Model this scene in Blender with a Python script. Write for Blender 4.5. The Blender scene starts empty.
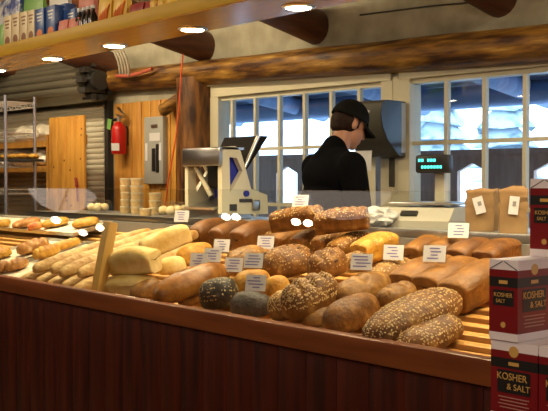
import bpy, bmesh, math, random
from mathutils import Vector, Matrix, noise as mnoise
random.seed(7)
S = bpy.context.scene
COL = S.collection
R = math.radians
# ------------------------------------------------------------------ camera
F_PX, CX, CY, HOR = 968.0, 274.0, 205.5, 183.0
CAMZ = 1.36
YAW = R(49.8)
PITCH = -math.atan((CY - HOR) / F_PX)
cam_d = bpy.data.cameras.new('camera')
cam_d.sensor_fit = 'HORIZONTAL'; cam_d.sensor_width = 36
cam_d.lens = F_PX / 548 * 36
cam_d.clip_start = 0.05; cam_d.clip_end = 300
cam = bpy.data.objects.new('camera', cam_d); COL.objects.link(cam)
cam.location = (0, 0, CAMZ)
cam.rotation_euler = (math.pi/2 + PITCH, 0, YAW)
S.camera = cam
S.view_settings.view_transform = 'Standard'
S.view_settings.look = 'None'
S.view_settings.gamma = 1
S.view_settings.use_curve_mapping = False
S.view_settings.exposure = 0.0
CM = cam.rotation_euler.to_matrix()
ORG = Vector((0, 0, CAMZ))
def ray(x, y):
    return CM @ Vector(((x - CX) / F_PX, (CY - y) / F_PX, -1))
def hit(x, y, p, n):
    d = ray(x, y); n = Vector(n)
    return ORG + d * ((Vector(p) - ORG).dot(n) / d.dot(n))
def atY(x, y, Y): return hit(x, y, (0, Y, 0), (0, 1, 0))
def atZ(x, y, z): return hit(x, y, (0, 0, z), (0, 0, 1))
# wall frame: s along the back wall, t away from the customers
WA = R(4.7)
WT = 4.8
WE = Vector((math.cos(WA), math.sin(WA), 0)); WN = Vector((-math.sin(WA), math.cos(WA), 0))
def wp(x, y, d=0.0):
    p = hit(x, y, WN * (WT - d), WN)
    return p.dot(WE), p.z
def wloc(s, d, z): return WE * s + WN * (WT - d) + Vector((0, 0, z))

# ------------------------------------------------------------------ materials
MATS = {}
def mat(name, col, rough=0.5, col2=None, scale=8.0, stretch=(1, 1, 1), bump=0.0, bscale=None, metal=0.0,
        detail=4.0, emis=None, estr=0.0, contrast=(0.35, 0.65), sss=0.0, spec=0.5, col3=None):
    if name in MATS: return MATS[name]
    m = bpy.data.materials.new(name); m.use_nodes = True
    nt = m.node_tree; N = nt.nodes; Lk = nt.links
    b = N['Principled BSDF']
    b.inputs['Base Color'].default_value = (*col, 1); b.inputs['Roughness'].default_value = rough
    b.inputs['Metallic'].default_value = metal
    b.inputs['Specular IOR Level'].default_value = spec
    if emis:
        b.inputs['Emission Color'].default_value = (*emis, 1); b.inputs['Emission Strength'].default_value = estr
    if col2 or bump:
        tc = N.new('ShaderNodeTexCoord'); mp = N.new('ShaderNodeMapping')
        mp.inputs['Scale'].default_value = stretch
        Lk.new(tc.outputs['Object'], mp.inputs['Vector'])
        nz = N.new('ShaderNodeTexNoise'); nz.inputs['Scale'].default_value = scale; nz.inputs['Detail'].default_value = detail
        Lk.new(mp.outputs[0], nz.inputs['Vector'])
        if col2:
            cr = N.new('ShaderNodeValToRGB')
            cr.color_ramp.elements[0].position = contrast[0]; cr.color_ramp.elements[0].color = (*col, 1)
            cr.color_ramp.elements[1].position = contrast[1]; cr.color_ramp.elements[1].color = (*col2, 1)
            if col3:
                e = cr.color_ramp.elements.new(min(0.95, contrast[1] + 0.12)); e.color = (*col3, 1)
            Lk.new(nz.outputs['Fac'], cr.inputs['Fac']); Lk.new(cr.outputs[0], b.inputs['Base Color'])
        if bump:
            nb = N.new('ShaderNodeTexNoise'); nb.inputs['Scale'].default_value = bscale or scale * 2; nb.inputs['Detail'].default_value = 5
            Lk.new(mp.outputs[0], nb.inputs['Vector'])
            bp = N.new('ShaderNodeBump'); bp.inputs['Strength'].default_value = bump; bp.inputs['Distance'].default_value = 0.01
            Lk.new(nb.outputs['Fac'], bp.inputs['Height']); Lk.new(bp.outputs[0], b.inputs['Normal'])
    MATS[name] = m
    return m
def glass(name, tint=(1, 1, 1), ior=1.5, rough=0.0):
    if name in MATS: return MATS[name]
    m = bpy.data.materials.new(name); m.use_nodes = True
    nt = m.node_tree; N = nt.nodes; Lk = nt.links
    N.remove(N['Principled BSDF']); out = N['Material Output']
    geo = N.new('ShaderNodeNewGeometry'); fr = N.new('ShaderNodeFresnel')
    mx = N.new('ShaderNodeMix'); mx.data_type = 'FLOAT'
    mx.inputs[2].default_value = ior; mx.inputs[3].default_value = 1 / ior
    Lk.new(geo.outputs['Backfacing'], mx.inputs[0]); Lk.new(mx.outputs[0], fr.inputs['IOR'])
    tr = N.new('ShaderNodeBsdfTransparent'); tr.inputs[0].default_value = (*tint, 1)
    gl = N.new('ShaderNodeBsdfGlossy'); gl.inputs['Roughness'].default_value = rough
    ms = N.new('ShaderNodeMixShader')
    Lk.new(fr.outputs[0], ms.inputs[0]); Lk.new(tr.outputs[0], ms.inputs[1]); Lk.new(gl.outputs[0], ms.inputs[2])
    Lk.new(ms.outputs[0], out.inputs['Surface'])
    MATS[name] = m
    return m
def emit(name, col, s):
    if name in MATS: return MATS[name]
    m = bpy.data.materials.new(name); m.use_nodes = True
    N = m.node_tree.nodes; N.remove(N['Principled BSDF'])
    e = N.new('ShaderNodeEmission'); e.inputs[0].default_value = (*col, 1); e.inputs[1].default_value = s
    m.node_tree.links.new(e.outputs[0], N['Material Output'].inputs[0]); MATS[name] = m
    return m

# ------------------------------------------------------------------ mesh builder
class MB:
    def __init__(self): self.b = bmesh.new(); self.mi = 0
    def _fin(self, vs, M):
        for v in vs: v.co = M @ v.co
    def _mark(self, n0):
        self.b.faces.ensure_lookup_table()
        for f in self.b.faces[n0:]: f.material_index = self.mi
    def box(self, c, s, rot=None, bevel=0.0, taper=None):
        n0 = len(self.b.faces)
        r = bmesh.ops.create_cube(self.b, size=1)
        vs = r['verts']
        for v in vs:
            if taper and v.co.z > 0: v.co.x *= taper; v.co.y *= taper
            v.co = Vector((v.co.x * s[0], v.co.y * s[1], v.co.z * s[2]))
        if bevel:
            es = list({e for v in vs for e in v.link_edges})
            rb = bmesh.ops.bevel(self.b, geom=es, offset=bevel, segments=2, affect='EDGES', profile=0.5)
            vs = list({v for f in self.b.faces[n0:] for v in f.verts})
        M = Matrix.Translation(Vector(c)) @ (rot.to_matrix().to_4x4() if hasattr(rot, 'to_matrix') else (rot if rot else Matrix()))
        self._fin(vs, M); self._mark(n0); return self
    def bx(self, x0, x1, y0, y1, z0, z1, bevel=0.0):
        return self.box(((x0+x1)/2, (y0+y1)/2, (z0+z1)/2), (abs(x1-x0), abs(y1-y0), abs(z1-z0)), None, bevel)
    def cyl(self, p0, p1, r0, r1=None, seg=16, caps=True):
        n0 = len(self.b.faces)
        p0 = Vector(p0); p1 = Vector(p1); d = p1 - p0
        r = bmesh.ops.create_cone(self.b, cap_ends=caps, segments=seg, radius1=r0, radius2=r0 if r1 is None else r1, depth=d.length)
        M = Matrix.Translation((p0 + p1) / 2) @ d.to_track_quat('Z', 'Y').to_matrix().to_4x4()
        self._fin(r['verts'], M); self._mark(n0); return self
    def sph(self, c, s, seg=20, rot=None):
        n0 = len(self.b.faces)
        r = bmesh.ops.create_uvsphere(self.b, u_segments=seg, v_segments=max(6, seg // 2 + 2), radius=1)
        s = (s, s, s) if not hasattr(s, '__len__') else s
        M = Matrix.Translation(Vector(c)) @ (rot if rot else Matrix()) @ Matrix.Diagonal((*s, 1))
        self._fin(r['verts'], M); self._mark(n0); return self
    def caps(self, pts, rads, seg=14):          # chain of tapered capsules
        for i, p in enumerate(pts):
            self.sph(p, rads[i], seg)
            if i: self.cyl(pts[i-1], p, rads[i-1], rads[i], seg)
        return self
    def tube(self, pts, r, seg=8, rads=None, closed_caps=True):
        n0 = len(self.b.faces)
        pts = [Vector(p) for p in pts]; rings = []
        up = Vector((0, 0, 1))
        for i, p in enumerate(pts):
            t = (pts[min(i+1, len(pts)-1)] - pts[max(i-1, 0)]).normalized()
            a = t.cross(up)
            if a.length < 1e-3: a = t.cross(Vector((0, 1, 0)))
            a.normalize(); c = t.cross(a)
            rr = rads[i] if rads else r
            rings.append([self.b.verts.new(p + (a * math.cos(k*2*math.pi/seg) + c * math.sin(k*2*math.pi/seg)) * rr) for k in range(seg)])
        for A, B in zip(rings, rings[1:]):
            for k in range(seg): self.b.faces.new((A[k], A[(k+1) % seg], B[(k+1) % seg], B[k]))
        if closed_caps:
            self.b.faces.new(rings[0][::-1]); self.b.faces.new(rings[-1])
        self._mark(n0); return self
    def prism(self, poly, axis, a0, a1):        # polygon in the two other axes, extruded along axis
        n0 = len(self.b.faces)
        def mk(u, v, a): return {'x': (a, u, v), 'y': (u, a, v), 'z': (u, v, a)}[axis]
        A = [self.b.verts.new(mk(u, v, a0)) for u, v in poly]; B = [self.b.verts.new(mk(u, v, a1)) for u, v in poly]
        n = len(poly)
        self.b.faces.new(A); self.b.faces.new(B[::-1])
        for k in range(n): self.b.faces.new((A[k], B[k], B[(k+1) % n], A[(k+1) % n]))
        self._mark(n0); return self
    def lathe(self, prof, c=(0, 0, 0), seg=24):
        n0 = len(self.b.faces); rings = []
        for r, z in prof:
            rings.append([self.b.verts.new((c[0] + r*math.cos(k*2*math.pi/seg), c[1] + r*math.sin(k*2*math.pi/seg), c[2] + z)) for k in range(seg)])
        for A, B in zip(rings, rings[1:]):
            for k in range(seg): self.b.faces.new((A[k], A[(k+1) % seg], B[(k+1) % seg], B[k]))
        self.b.faces.new(rings[0][::-1]); self.b.faces.new(rings[-1])
        self._mark(n0); return self
    def build(self, name, m, parent=None, loc=None, rotz=None, smooth=True, ang=38):
        bmesh.ops.recalc_face_normals(self.b, faces=self.b.faces)
        me = bpy.data.meshes.new(name); self.b.to_mesh(me); self.b.free()
        for mm in (m if isinstance(m, (list, tuple)) else [m]): me.materials.append(mm)
        if smooth:
            me.polygons.foreach_set('use_smooth', [True] * len(me.polygons))
            try: me.set_sharp_from_angle(angle=R(ang))
            except Exception: pass
        o = bpy.data.objects.new(name, me); COL.objects.link(o)
        if parent: o.parent = parent
        if loc is not None: o.location = loc
        if rotz is not None: o.rotation_euler = (0, 0, rotz)
        return o
def tag(o, label, cat, group=None, kind=None):
    o['label'] = label; o['category'] = cat
    if group: o['group'] = group
    if kind: o['kind'] = kind
    return o
def thing(name, loc, label, cat, group=None, rotz=0.0, rot=None):
    o = bpy.data.objects.new(name, None); COL.objects.link(o); o.empty_display_size = 0.05
    o.location = loc; o.rotation_euler = rot if rot else (0, 0, rotz)
    return tag(o, label, cat, group)
def struct(o): o['kind'] = 'structure'; return o
def copy_tree(o, parent=None):
    c = o.copy(); COL.objects.link(c)
    if parent: c.parent = parent
    for ch in list(o.children): copy_tree(ch, c)
    return c
def text_mesh(name, txt, size, m, parent, loc, rot, extrude=0.0004, align='CENTER', sx=1.0):
    cu = bpy.data.curves.new(name, 'FONT'); cu.body = txt; cu.size = size; cu.extrude = extrude
    cu.align_x = align; cu.align_y = 'CENTER'
    to = bpy.data.objects.new(name + '_src', cu); COL.objects.link(to)
    bpy.context.view_layer.update()
    me = bpy.data.meshes.new_from_object(to.evaluated_get(bpy.context.evaluated_depsgraph_get()))
    bpy.data.objects.remove(to)
    me.name = name; me.materials.clear(); me.materials.append(m)
    o = bpy.data.objects.new(name, me); COL.objects.link(o); o.parent = parent
    o.location = loc; o.rotation_euler = rot; o.scale = (sx, 1, 1)
    return o

# ------------------------------------------------------------------ material library
plaster = mat('plaster', (0.27, 0.25, 0.18), 0.9, (0.42, 0.39, 0.29), 5.0, bump=0.4, bscale=14, detail=8)
ceil_m = mat('ceiling_board', (0.36, 0.31, 0.22), 0.85, (0.46, 0.40, 0.29), 2.0, (1, 6, 1), bump=0.1)
floor_m = mat('floor_tile', (0.10, 0.055, 0.03), 0.45, (0.16, 0.09, 0.05), 2.0)
sidewall_m = mat('dark_room_wall', (0.12, 0.06, 0.032), 0.8, (0.17, 0.085, 0.045), 2.0)
pine = mat('pine_board', (0.48, 0.21, 0.035), 0.45, (0.64, 0.33, 0.07), 5.0, (6, 6, 0.6), bump=0.05)
pine_dk = mat('pine_knotty', (0.60, 0.30, 0.05), 0.4, (0.40, 0.16, 0.025), 4.0, (5, 5, 0.7), contrast=(0.45, 0.72))
log_m = mat('log_bark', (0.060, 0.020, 0.006), 0.5, (0.34, 0.165, 0.026), 5.0, (0.8, 5, 5), bump=1.0, bscale=6, contrast=(0.36, 0.60), detail=10, col3=(0.55, 0.34, 0.08))
log_v = mat('log_post_wood', (0.035, 0.011, 0.004), 0.5, (0.26, 0.105, 0.02), 5.0, (4, 4, 0.8), bump=1.0, bscale=6, contrast=(0.36, 0.62), detail=10)
rafter_m = mat('rafter_wood', (0.075, 0.026, 0.013), 0.55, (0.14, 0.05, 0.022), 3.0, (8, 1, 8), bump=0.2)
cream = mat('cream_paint', (0.66, 0.61, 0.43), 0.4)
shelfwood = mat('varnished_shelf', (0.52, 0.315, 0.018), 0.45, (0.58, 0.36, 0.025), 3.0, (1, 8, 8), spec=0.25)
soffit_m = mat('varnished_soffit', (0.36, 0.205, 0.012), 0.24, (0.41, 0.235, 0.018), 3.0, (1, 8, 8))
mahog = mat('dark_red_stain', (0.024, 0.0035, 0.0018), 0.42, (0.070, 0.0095, 0.0035), 4.0, (9, 9, 0.5), spec=0.3, detail=6)
railwood = mat('rail_wood', (0.13, 0.034, 0.009), 0.35, (0.21, 0.060, 0.016), 3.0, (0.8, 9, 9))
slatwood = mat('slat_wood', (0.55, 0.27, 0.06), 0.45, (0.66, 0.36, 0.10), 3.0, (0.8, 9, 9))
postwood = mat('honey_post_wood', (0.62, 0.36, 0.08), 0.4, (0.72, 0.45, 0.12), 4.0, (8, 8, 0.8))
steel = mat('brushed_steel', (0.55, 0.54, 0.52), 0.28, metal=1.0)
galv = mat('galvanised_shutter', (0.66, 0.62, 0.49), 0.4, (0.76, 0.72, 0.58), 1.2, metal=0.15)
chrome = mat('chrome_wire', (0.72, 0.70, 0.68), 0.3, metal=0.5)
black = mat('black_plastic', (0.012, 0.012, 0.013), 0.4)
darkgrey = mat('dark_grey_metal', (0.06, 0.058, 0.055), 0.4, metal=0.4)
white = mat('white_plastic', (0.40, 0.38, 0.31), 0.4)
paper = mat('white_card', (0.66, 0.65, 0.66), 0.7)
ledge_m = mat('grey_ledge_laminate', (0.20, 0.20, 0.19), 0.3)
caseglass = glass('case_glass', (0.97, 0.985, 0.98))
winglass = glass('window_glass', (0.96, 0.98, 1.0))
acrylic = glass('clear_acrylic', (0.97, 0.98, 1.0), 1.45)
bulb = emit('lamp_glow', (1.0, 0.86, 0.62), 40.0)

# ------------------------------------------------------------------ room shell
def shell_box(name, m, *a): return struct(MB().bx(*a).build(name, m, smooth=False))
shell_box('floor', floor_m, -14.5, 3.0, -3.2, 5.3, -0.1, 0.0)
fr = MB().bx(-14.4, 2.9, -3.2, -3.1, 0, 4.4).build('wall_front', sidewall_m, smooth=False); struct(fr)
# side walls (wall frame so that they meet the back wall)
shell_box('wall_right', sidewall_m, 2.9, 3.0, -3.2, 5.0, 0, 4.4)
shell_box('wall_left', sidewall_m, -14.5, -14.4, -3.2, 3.7, 0, 4.4)

# pixel-derived wall positions -------------------------------------------------
w1s0 = wp(218, 140)[0]; w1s1 = wp(387, 140)[0]
w2s0 = wp(408, 140)[0]; w2s1 = 2.2
ztop = wp(400, 80)[1]           # underside of the head casing
zsill = 1.06
SMIN, SMAX = -14.3, 3.2
wl = MB()
def wbx(mb, s0, s1, d0, d1, z0, z1): mb.bx(s0, s1, WT - d1, WT - d0, z0, z1)
T = 0.09
wbx(wl, SMIN, w1s0, -T, 0, 0, 2.62); wbx(wl, w1s1, w2s0, -T, 0, 0, 2.62); wbx(wl, w2s1, SMAX, -T, 0, 0, 2.62)
wbx(wl, w1s0, w1s1, -T, 0, 0, zsill); wbx(wl, w1s0, w1s1, -T, 0, ztop, 2.62)
wbx(wl, w2s0, w2s1, -T, 0, 0, zsill); wbx(wl, w2s0, w2s1, -T, 0, ztop, 2.62)
struct(wl.build('wall_back', plaster, rotz=WA, smooth=False))
# sloping ceiling rising towards the customers
ce = MB()
ce.prism([(WT + 0.2, 2.60), (WT + 0.2, 2.72), (-3.8, 2.72 + 8.6 * 0.2), (-3.8, 2.60 + 8.6 * 0.2)], 'x', SMIN - 0.3, SMAX + 0.2)
struct(ce.build('ceiling', ceil_m, rotz=WA, smooth=False))

# windows -----------------------------------------------------------------------
muntin_z = (wp(264, 149)[1] + wp(548, 138)[1]) / 2
def window(n, s0, s1, mull, outer_right=True):
    f = MB()
    c = 0.075
    wbx(f, s0 - 0.05, s1 + 0.05, -0.02, 0.03, ztop, ztop + 0.085)             # head casing
    wbx(f, s0 - 0.07, s1 + 0.07, -0.02, 0.05, ztop + 0.08, ztop + 0.10)
    wbx(f, s0 - 0.06, s0 + 0.03, -T, 0.025, zsill, ztop); wbx(f, s1 - 0.03, s1 + 0.06, -T, 0.025, zsill, ztop)
    wbx(f, s0, s1, -T, 0.0, ztop - 0.03, ztop); wbx(f, s0 - 0.06, s1 + 0.06, -T, 0.06, zsill - 0.03, zsill + 0.02)
    root = struct(f.build('window_%d' % n, cream, rotz=WA, smooth=False))
    g = MB()
    for x in mull: wbx(g, x - 0.0115, x + 0.0115, -0.04, -0.005, zsill, ztop)
    for k in range(0, 3):
        z = muntin_z - k * (ztop - muntin_z)
        if z > zsill + 0.03: wbx(g, s0, s1, -0.037, -0.008, z - 0.0115, z + 0.0115)
    g.build('window_bars', cream, root, smooth=False)
    p = MB(); wbx(p, s0 + 0.03, s1 - 0.03, -0.025, -0.019, zsill + 0.02, ztop - 0.03)
    p.build('window_pane', winglass, root, smooth=False)
    return root
window(1, w1s0, w1s1, [wp(x, 140, -0.02)[0] for x in (233, 256, 280, 305.3, 332, 360)])
m2 = [wp(x, 140, -0.02)[0] for x in (447, 485, 525.6)]
dm = (m2[2] - m2[0]) / 2
while m2[-1] + dm < w2s1 - 0.1: m2.append(m2[-1] + dm)
window(2, w2s0, w2s1, m2)

# pine cladding between shutter and log post ---------------------------------------
c0 = wp(116, 140)[0]; c1 = wp(180, 140)[0]; zc = wp(150, 101)[1]
cl = MB(); s = c0; 
while s < c1 - 0.02:
    w = min(0.125, c1 - s)
    cl.mi = random.choice([0, 0, 1])
    cl.box((s + w/2, WT - 0.011, (zc) / 2), (w - 0.007, 0.022, zc), None, 0.005); s += w
struct(cl.build('wall_back_cladding', [pine, pine_dk], rotz=WA))
# rolling shutter --------------------------------------------------------------
sh1 = wp(112, 140)[0]; sh0 = sh1 - 5.2; zs = 2.02
prof = []
z = 0.0; 
sl = MB()
n = 44; hh = zs / n; pts = []
for k in range(n):
    for a in range(5):
        t = a / 5
        pts.append((WT - 0.05 - 0.016 * math.sin(math.pi * t) ** 0.6, k * hh + t * hh))
pts.append((WT - 0.05, zs))
poly = pts + [(WT - 0.03, zs), (WT - 0.03, 0)]
sl.prism(poly, 'x', sh0, sh1 - 0.03)
root = struct(sl.build('door_1', galv, rotz=WA, ang=25)); root.name = 'door_1'
g = MB(); wbx(g, sh1 - 0.03, sh1 + 0.02, 0.0, 0.055, 0, 2.05)
g.build('guide_rail', darkgrey, root, smooth=False)
h = MB()
for k in range(9):          # ribbed hood over the coil
    a0 = math.pi * (0.02 + 0.11 * k); 
    y = WT - 0.17 - 0.17 * math.cos(a0 - 0.5); zz = 2.20 + 0.17 * math.sin(a0 - 0.5)
    h.cyl((sh0, y, zz), (sh1 + 0.02, y, zz), 0.034, seg=12)
h.cyl((sh0, WT - 0.17, 2.2), (sh1 + 0.02, WT - 0.17, 2.2), 0.165, seg=32)
h.build('shutter_hood', mat('dull_galvanised_hood', (0.22, 0.20, 0.15), 0.35, metal=0.6), root)
b = MB(); b.bx(sh1 + 0.02, sh1 + 0.07, WT - 0.28, WT - 0.06, 2.10, 2.32, 0.01)
for a in range(10):
    an = a * 0.628; b.box((sh1 + 0.03, WT - 0.2 + 0.14*math.cos(an), 2.2 + 0.14*math.sin(an)), (0.14, 0.045, 0.045))
b.cyl((sh1 + 0.06, WT - 0.2, 2.2), (sh1 + 0.13, WT - 0.2, 2.2), 0.08, seg=20)
b.build('shutter_bracket', darkgrey, root)

# logs ---------------------------------------------------------------------------
def rough_log(mb, p0, p1, r0, r1, seg=20, n=40, amp=0.10, flat=0):
    p0 = Vector(p0); p1 = Vector(p1); d = (p1 - p0)
    t = d.normalized(); a = t.cross(Vector((0, 0, 1)));
    if a.length < 0.1: a = t.cross(Vector((0, 1, 0)))
    a.normalize(); c = t.cross(a); rings = []
    for i in range(n + 1):
        f = i / n; p = p0 + d * f; r = r0 + (r1 - r0) * f
        ring = []
        for k in range(seg):
            th = 2 * math.pi * k / seg
            q = a * math.cos(th) + c * math.sin(th)
            nn = mnoise.noise(Vector((f * d.length * 1.4, math.cos(th) * 1.5, math.sin(th) * 1.5)) + p0)
            n2 = mnoise.noise(Vector((f * d.length * 0.8 + 20, math.cos(th) * 4, math.sin(th) * 4)) + p0)
            ring.append(mb.b.verts.new(p + q * r * (1 + amp * nn + amp * 0.5 * n2)))
        rings.append(ring)
    for A, B in zip(rings, rings[1:]):
        for k in range(seg): mb.b.faces.new((A[k], A[(k+1) % seg], B[(k+1) % seg], B[k]))
    mb.b.faces.new(rings[0][::-1]); mb.b.faces.new(rings[-1])
lb = MB()
s_l, z_l = wp(116, 79.5, 0.1); s_r, z_r = wp(548, 41.5, 0.1)
k = (z_r - z_l) / (s_r - s_l)
rough_log(lb, (s_l - 0.1, WT - 0.06, z_l - 0.1*k), (3.1, WT - 0.06, z_l + k * (3.1 - s_l)), 0.088, 0.118, 22, 90, 0.13)
o = struct(lb.build('trim_1', log_m, rotz=WA, ang=60))
ps0 = wp(180, 140, 0.05)[0]; ps1 = wp(207, 140, 0.05)[0]
lp = MB()
rough_log(lp, ((ps0 + ps1)/2, WT - 0.03, 0.0), ((ps0 + ps1)/2 + 0.01, WT - 0.03, z_l - 0.06), (ps1 - ps0)/2 * 1.02, (ps1 - ps0)/2 * 0.98, 22, 50, 0.08)
struct(lp.build('trim_2', log_v, rotz=WA, ang=60))
lp = MB()
q0 = wp(174, 94, 0.10); q1 = wp(193, 88, 0.10)
rough_log(lp, (q0[0] - 0.12, WT - 0.11, q0[1] - 0.12), (q1[0] + 0.02, WT - 0.09, q1[1]), 0.05, 0.05, 14, 12, 0.06)
struct(lp.build('trim_3', log_m, rotz=WA, ang=60))
# rafters sloping down into the back wall above the log
def rafter(n, px, py, r):
    s, zz = wp(px, py)
    m = MB()
    L = 3.4
    rough_log(m, (s, WT + 0.05, zz - 0.01), (s, WT - L, zz + 0.2 * L), r, r * 1.08, 20, 20, 0.04)
    struct(m.build('trim_%d' % n, rafter_m, rotz=WA, ang=60))
rafter(4, 205, 47, 0.115); rafter(5, 316, 27, 0.115); rafter(6, 499, -5, 0.125)
rafter(7, 112, 66, 0.11); rafter(8, 40, 75, 0.11); rafter(9, 760, -60, 0.12)

# ------------------------------------------------------------------ porch outside
porch_m = mat('sky_tinted_porch_wood', (0.16, 0.24, 0.40), 0.7, (0.22, 0.32, 0.50), 3.0, (1, 8, 1))  # blue of the skylight is mixed into the wood colour
fence_m = mat('weathered_brown_planks', (0.38, 0.24, 0.18), 0.7, (0.48, 0.31, 0.24), 3.0, (9, 9, 1))
snow_m = mat('snow', (0.86, 0.90, 0.95), 0.8, (0.80, 0.86, 0.94), 0.8, bump=0.2)
pt = MB()
PO = 2.3
pt.prism([(WT + 0.09, 2.48), (WT + 0.09, 2.56), (WT + PO + 0.3, 2.25), (WT + PO + 0.3, 2.17)], 'x', -9.5, 5)
root = struct(pt.build('ceiling_porch', porch_m, rotz=WA, smooth=False))
pr = MB()
sx = -9.3
while sx < 5:
    rough_log(pr, (sx, WT + 0.2, 2.40), (sx, WT + PO + 0.35, 2.08), 0.09, 0.09, 12, 6, 0.03); sx += 1.28
rough_log(pr, (-9.5, WT + PO, 2.10), (5, WT + PO, 2.10), 0.10, 0.10, 14, 20, 0.03)
pr.build('porch_rafters', porch_m, root)
# plank railing with pointed openings
fe = MB(); F0 = WT + PO - 0.05; F1 = WT + PO
per = 0.74; ow = 0.30; zt = 1.60
sx = -9.4
ref = wp(472, 185, -(PO - 0.05))[0]
sx = ref - per * 14 - per / 2
while sx < 5:
    a = sx + (per - ow) / 2; bq = a + ow; mid = (a + bq) / 2
    fe.bx(sx, a, F0, F1, 0.3, zt); fe.bx(bq, sx + per, F0, F1, 0.3, zt)
    fe.bx(a, bq, F0, F1, 0.3, 1.16)
    fe.prism([(a, zt), (a, 1.46), (mid, 1.53), (mid, zt)], 'y', F0, F1)
    fe.prism([(mid, zt), (mid, 1.53), (bq, 1.46), (bq, zt)], 'y', F0, F1)
    sx += per
fe.bx(-9.5, 5, F0 - 0.05, F1 + 0.05, zt, zt + 0.045)
tag(fe.build('porch_railing', fence_m, rotz=WA, smooth=False), 'weathered brown plank railing with pointed openings beyond the windows', 'railing')
shell_box('floor_porch', fence_m, -11, 6, 5.42, 8.2, -0.1, 0.3) if False else None
po = MB().bx(-9.6, 5.2, WT + 0.09, WT + PO + 0.4, 0.0, 0.3); struct(po.build('floor_porch', snow_m, rotz=WA, smooth=False))  # unseen floor made snow-pale to bounce daylight onto the railing
gm = MB()
nx, ny = 40, 24; grid = []
for j in range(ny + 1):
    row = []
    for i in range(nx + 1):
        x = -34 + 50 * i / nx; y = WT + PO + 0.4 + 26 * j / ny
        zz = 0.2 + max(0, (y - 9) * 0.16) + 0.25 * mnoise.noise(Vector((x * 0.3, y * 0.3, 0)))
        row.append(gm.b.verts.new((x, y, zz)))
    grid.append(row)
for j in range(ny):
    for i in range(nx): gm.b.faces.new((grid[j][i], grid[j][i+1], grid[j+1][i+1], grid[j+1][i]))
struct(gm.build('floor_snow', snow_m, rotz=WA))
tag_m = mat('snowy_spruce', (0.07, 0.13, 0.14), 0.9, (0.40, 0.46, 0.50), 3.0, bump=0.5, contrast=(0.3, 0.5))
TREES = [(-13.5, 19), (-10.5, 17), (-8.2, 20), (-6, 16.5), (-3.6, 19.5), (-1.5, 17), (-16.5, 22), (0.5, 20)]
wh = ['far left one seen through the left window', 'one seen left of the worker through the window', 'one seen just left of the cap',
      'one seen right of the worker', 'one seen above the scale display', 'one seen above the paper bags', 'furthest one at left', 'one at the right edge of the window']
for i, (s, t) in enumerate(TREES):
    p = WE * s + WN * t; base = 0.2 + max(0, (t - 9) * 0.16) - 0.15
    root = thing('spruce_tree', (p.x, p.y, base), 'pale snow-covered spruce on the hillside outside, ' + wh[i], 'tree', 'snowy spruces outside')
    m = MB()
    for q in range(6):
        m.cyl((0, 0, 0.35 + q * 0.38), (0, 0, 0.95 + q * 0.38), 0.85 - q * 0.13, 0.12, 12)
    for v in m.b.verts: v.co += Vector((1, 1, 0)) * 0.0 + v.co.normalized() * 0.18 * mnoise.noise(v.co * 4 + Vector((i, 0, 0)))
    m.build('foliage', tag_m, root)
    MB().cyl((0, 0, -0.1), (0, 0, 0.5), 0.09).build('trunk', log_v, root)

# ------------------------------------------------------------------ display case
RX0, RX1 = -7.2, 0.35
RY, RZ = 1.92, 0.93
SLP = 0.24
def rackz(Y): return 0.872 + SLP * (Y - 1.98)
case = thing('display_case', (-3.0, 2.4, 0), 'long bakery display case with dark red plank front and sloped slatted bread rack', 'display case')
def cpart(mb, name, m, smooth=True):
    o = mb.build(name, m, case, smooth=smooth); o.location = (3.0, -2.4, 0); return o
m = MB(); x = RX0
while x < RX1 - 0.01:
    w = min(0.13, RX1 - x); m.box((x + w/2, RY + 0.02, 0.44), (w - 0.001, 0.03, 0.86), None, 0.002); x += w
cpart(m, 'front_panel', mahog)
cpart(MB().box(((RX0 + RX1)/2, RY + 0.015, RZ - 0.034), (RX1 - RX0, 0.045, 0.068), None, 0.006), 'top_rail', railwood)
m = MB(); m.bx(RX1 - 0.03, RX1, RY + 0.04, 2.95, 0, 0.93); m.bx(RX0, RX0 + 0.03, RY + 0.04, 2.95, 0, 0.93)
m.bx(RX0, RX1, RY+0.05, 2.9, 0.05, 0.09)
cpart(m, 'carcass', mahog, False)
cpart(MB().bx(RX0, RX1, 2.90, 2.93, 0, 1.14), 'back_panel', ledge_m, False)
m = MB()
y = 1.955
while y < 2.88:
    m.box(((RX0 + RX1)/2, y + 0.027, rackz(y) - 0.012), (RX1 - RX0 - 0.07, 0.044, 0.018), Matrix.Rotation(R(5), 4, 'X'), 0.003); y += 0.064
for xx in [RX0 + 0.2 + k * 0.9 for k in range(9)]:
    m.prism([(1.95, rackz(1.95) - 0.06), (2.88, rackz(2.88) - 0.06), (2.88, rackz(2.88) - 0.024), (1.95, rackz(1.95) - 0.024)], 'x', xx, xx + 0.03)
cpart(m, 'slatted_rack', slatwood)
cpart(MB().bx(RX0 + 0.03, RX1 - 0.03, 1.95, 2.89, 0.80, 0.815), 'under_shelf', slatwood, False)
# leaning glass front
LEAN = R(12)
gx1 = atY(527, 200, 2.0).x
g = MB(); gh = (1.337 - RZ) / math.cos(LEAN)
g.box((0, 0, gh/2), (gx1 - RX0, 0.006, gh), None, 0.001)
gl = g.build('glass_panel', caseglass, case, smooth=False)
gl.location = Vector(((gx1 + RX0)/2, RY + 0.022, RZ)) + Vector((3.0, -2.4, 0)); gl.rotation_euler = (-LEAN, 0, 0)
gl['label'] = 'clear leaning glass front'
# honey coloured post behind the glass
pb = atY(97, 288, RY + 0.075)
m = MB(); m.box((0, 0, 0.15), (0.048, 0.045, 0.33), None, 0.004)
o = m.build('glass_post', postwood, case); o.location = Vector((pb.x + 3.0, RY + 0.075 - 2.4, 0.89)); o.rotation_euler = (-LEAN, 0, 0)
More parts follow.
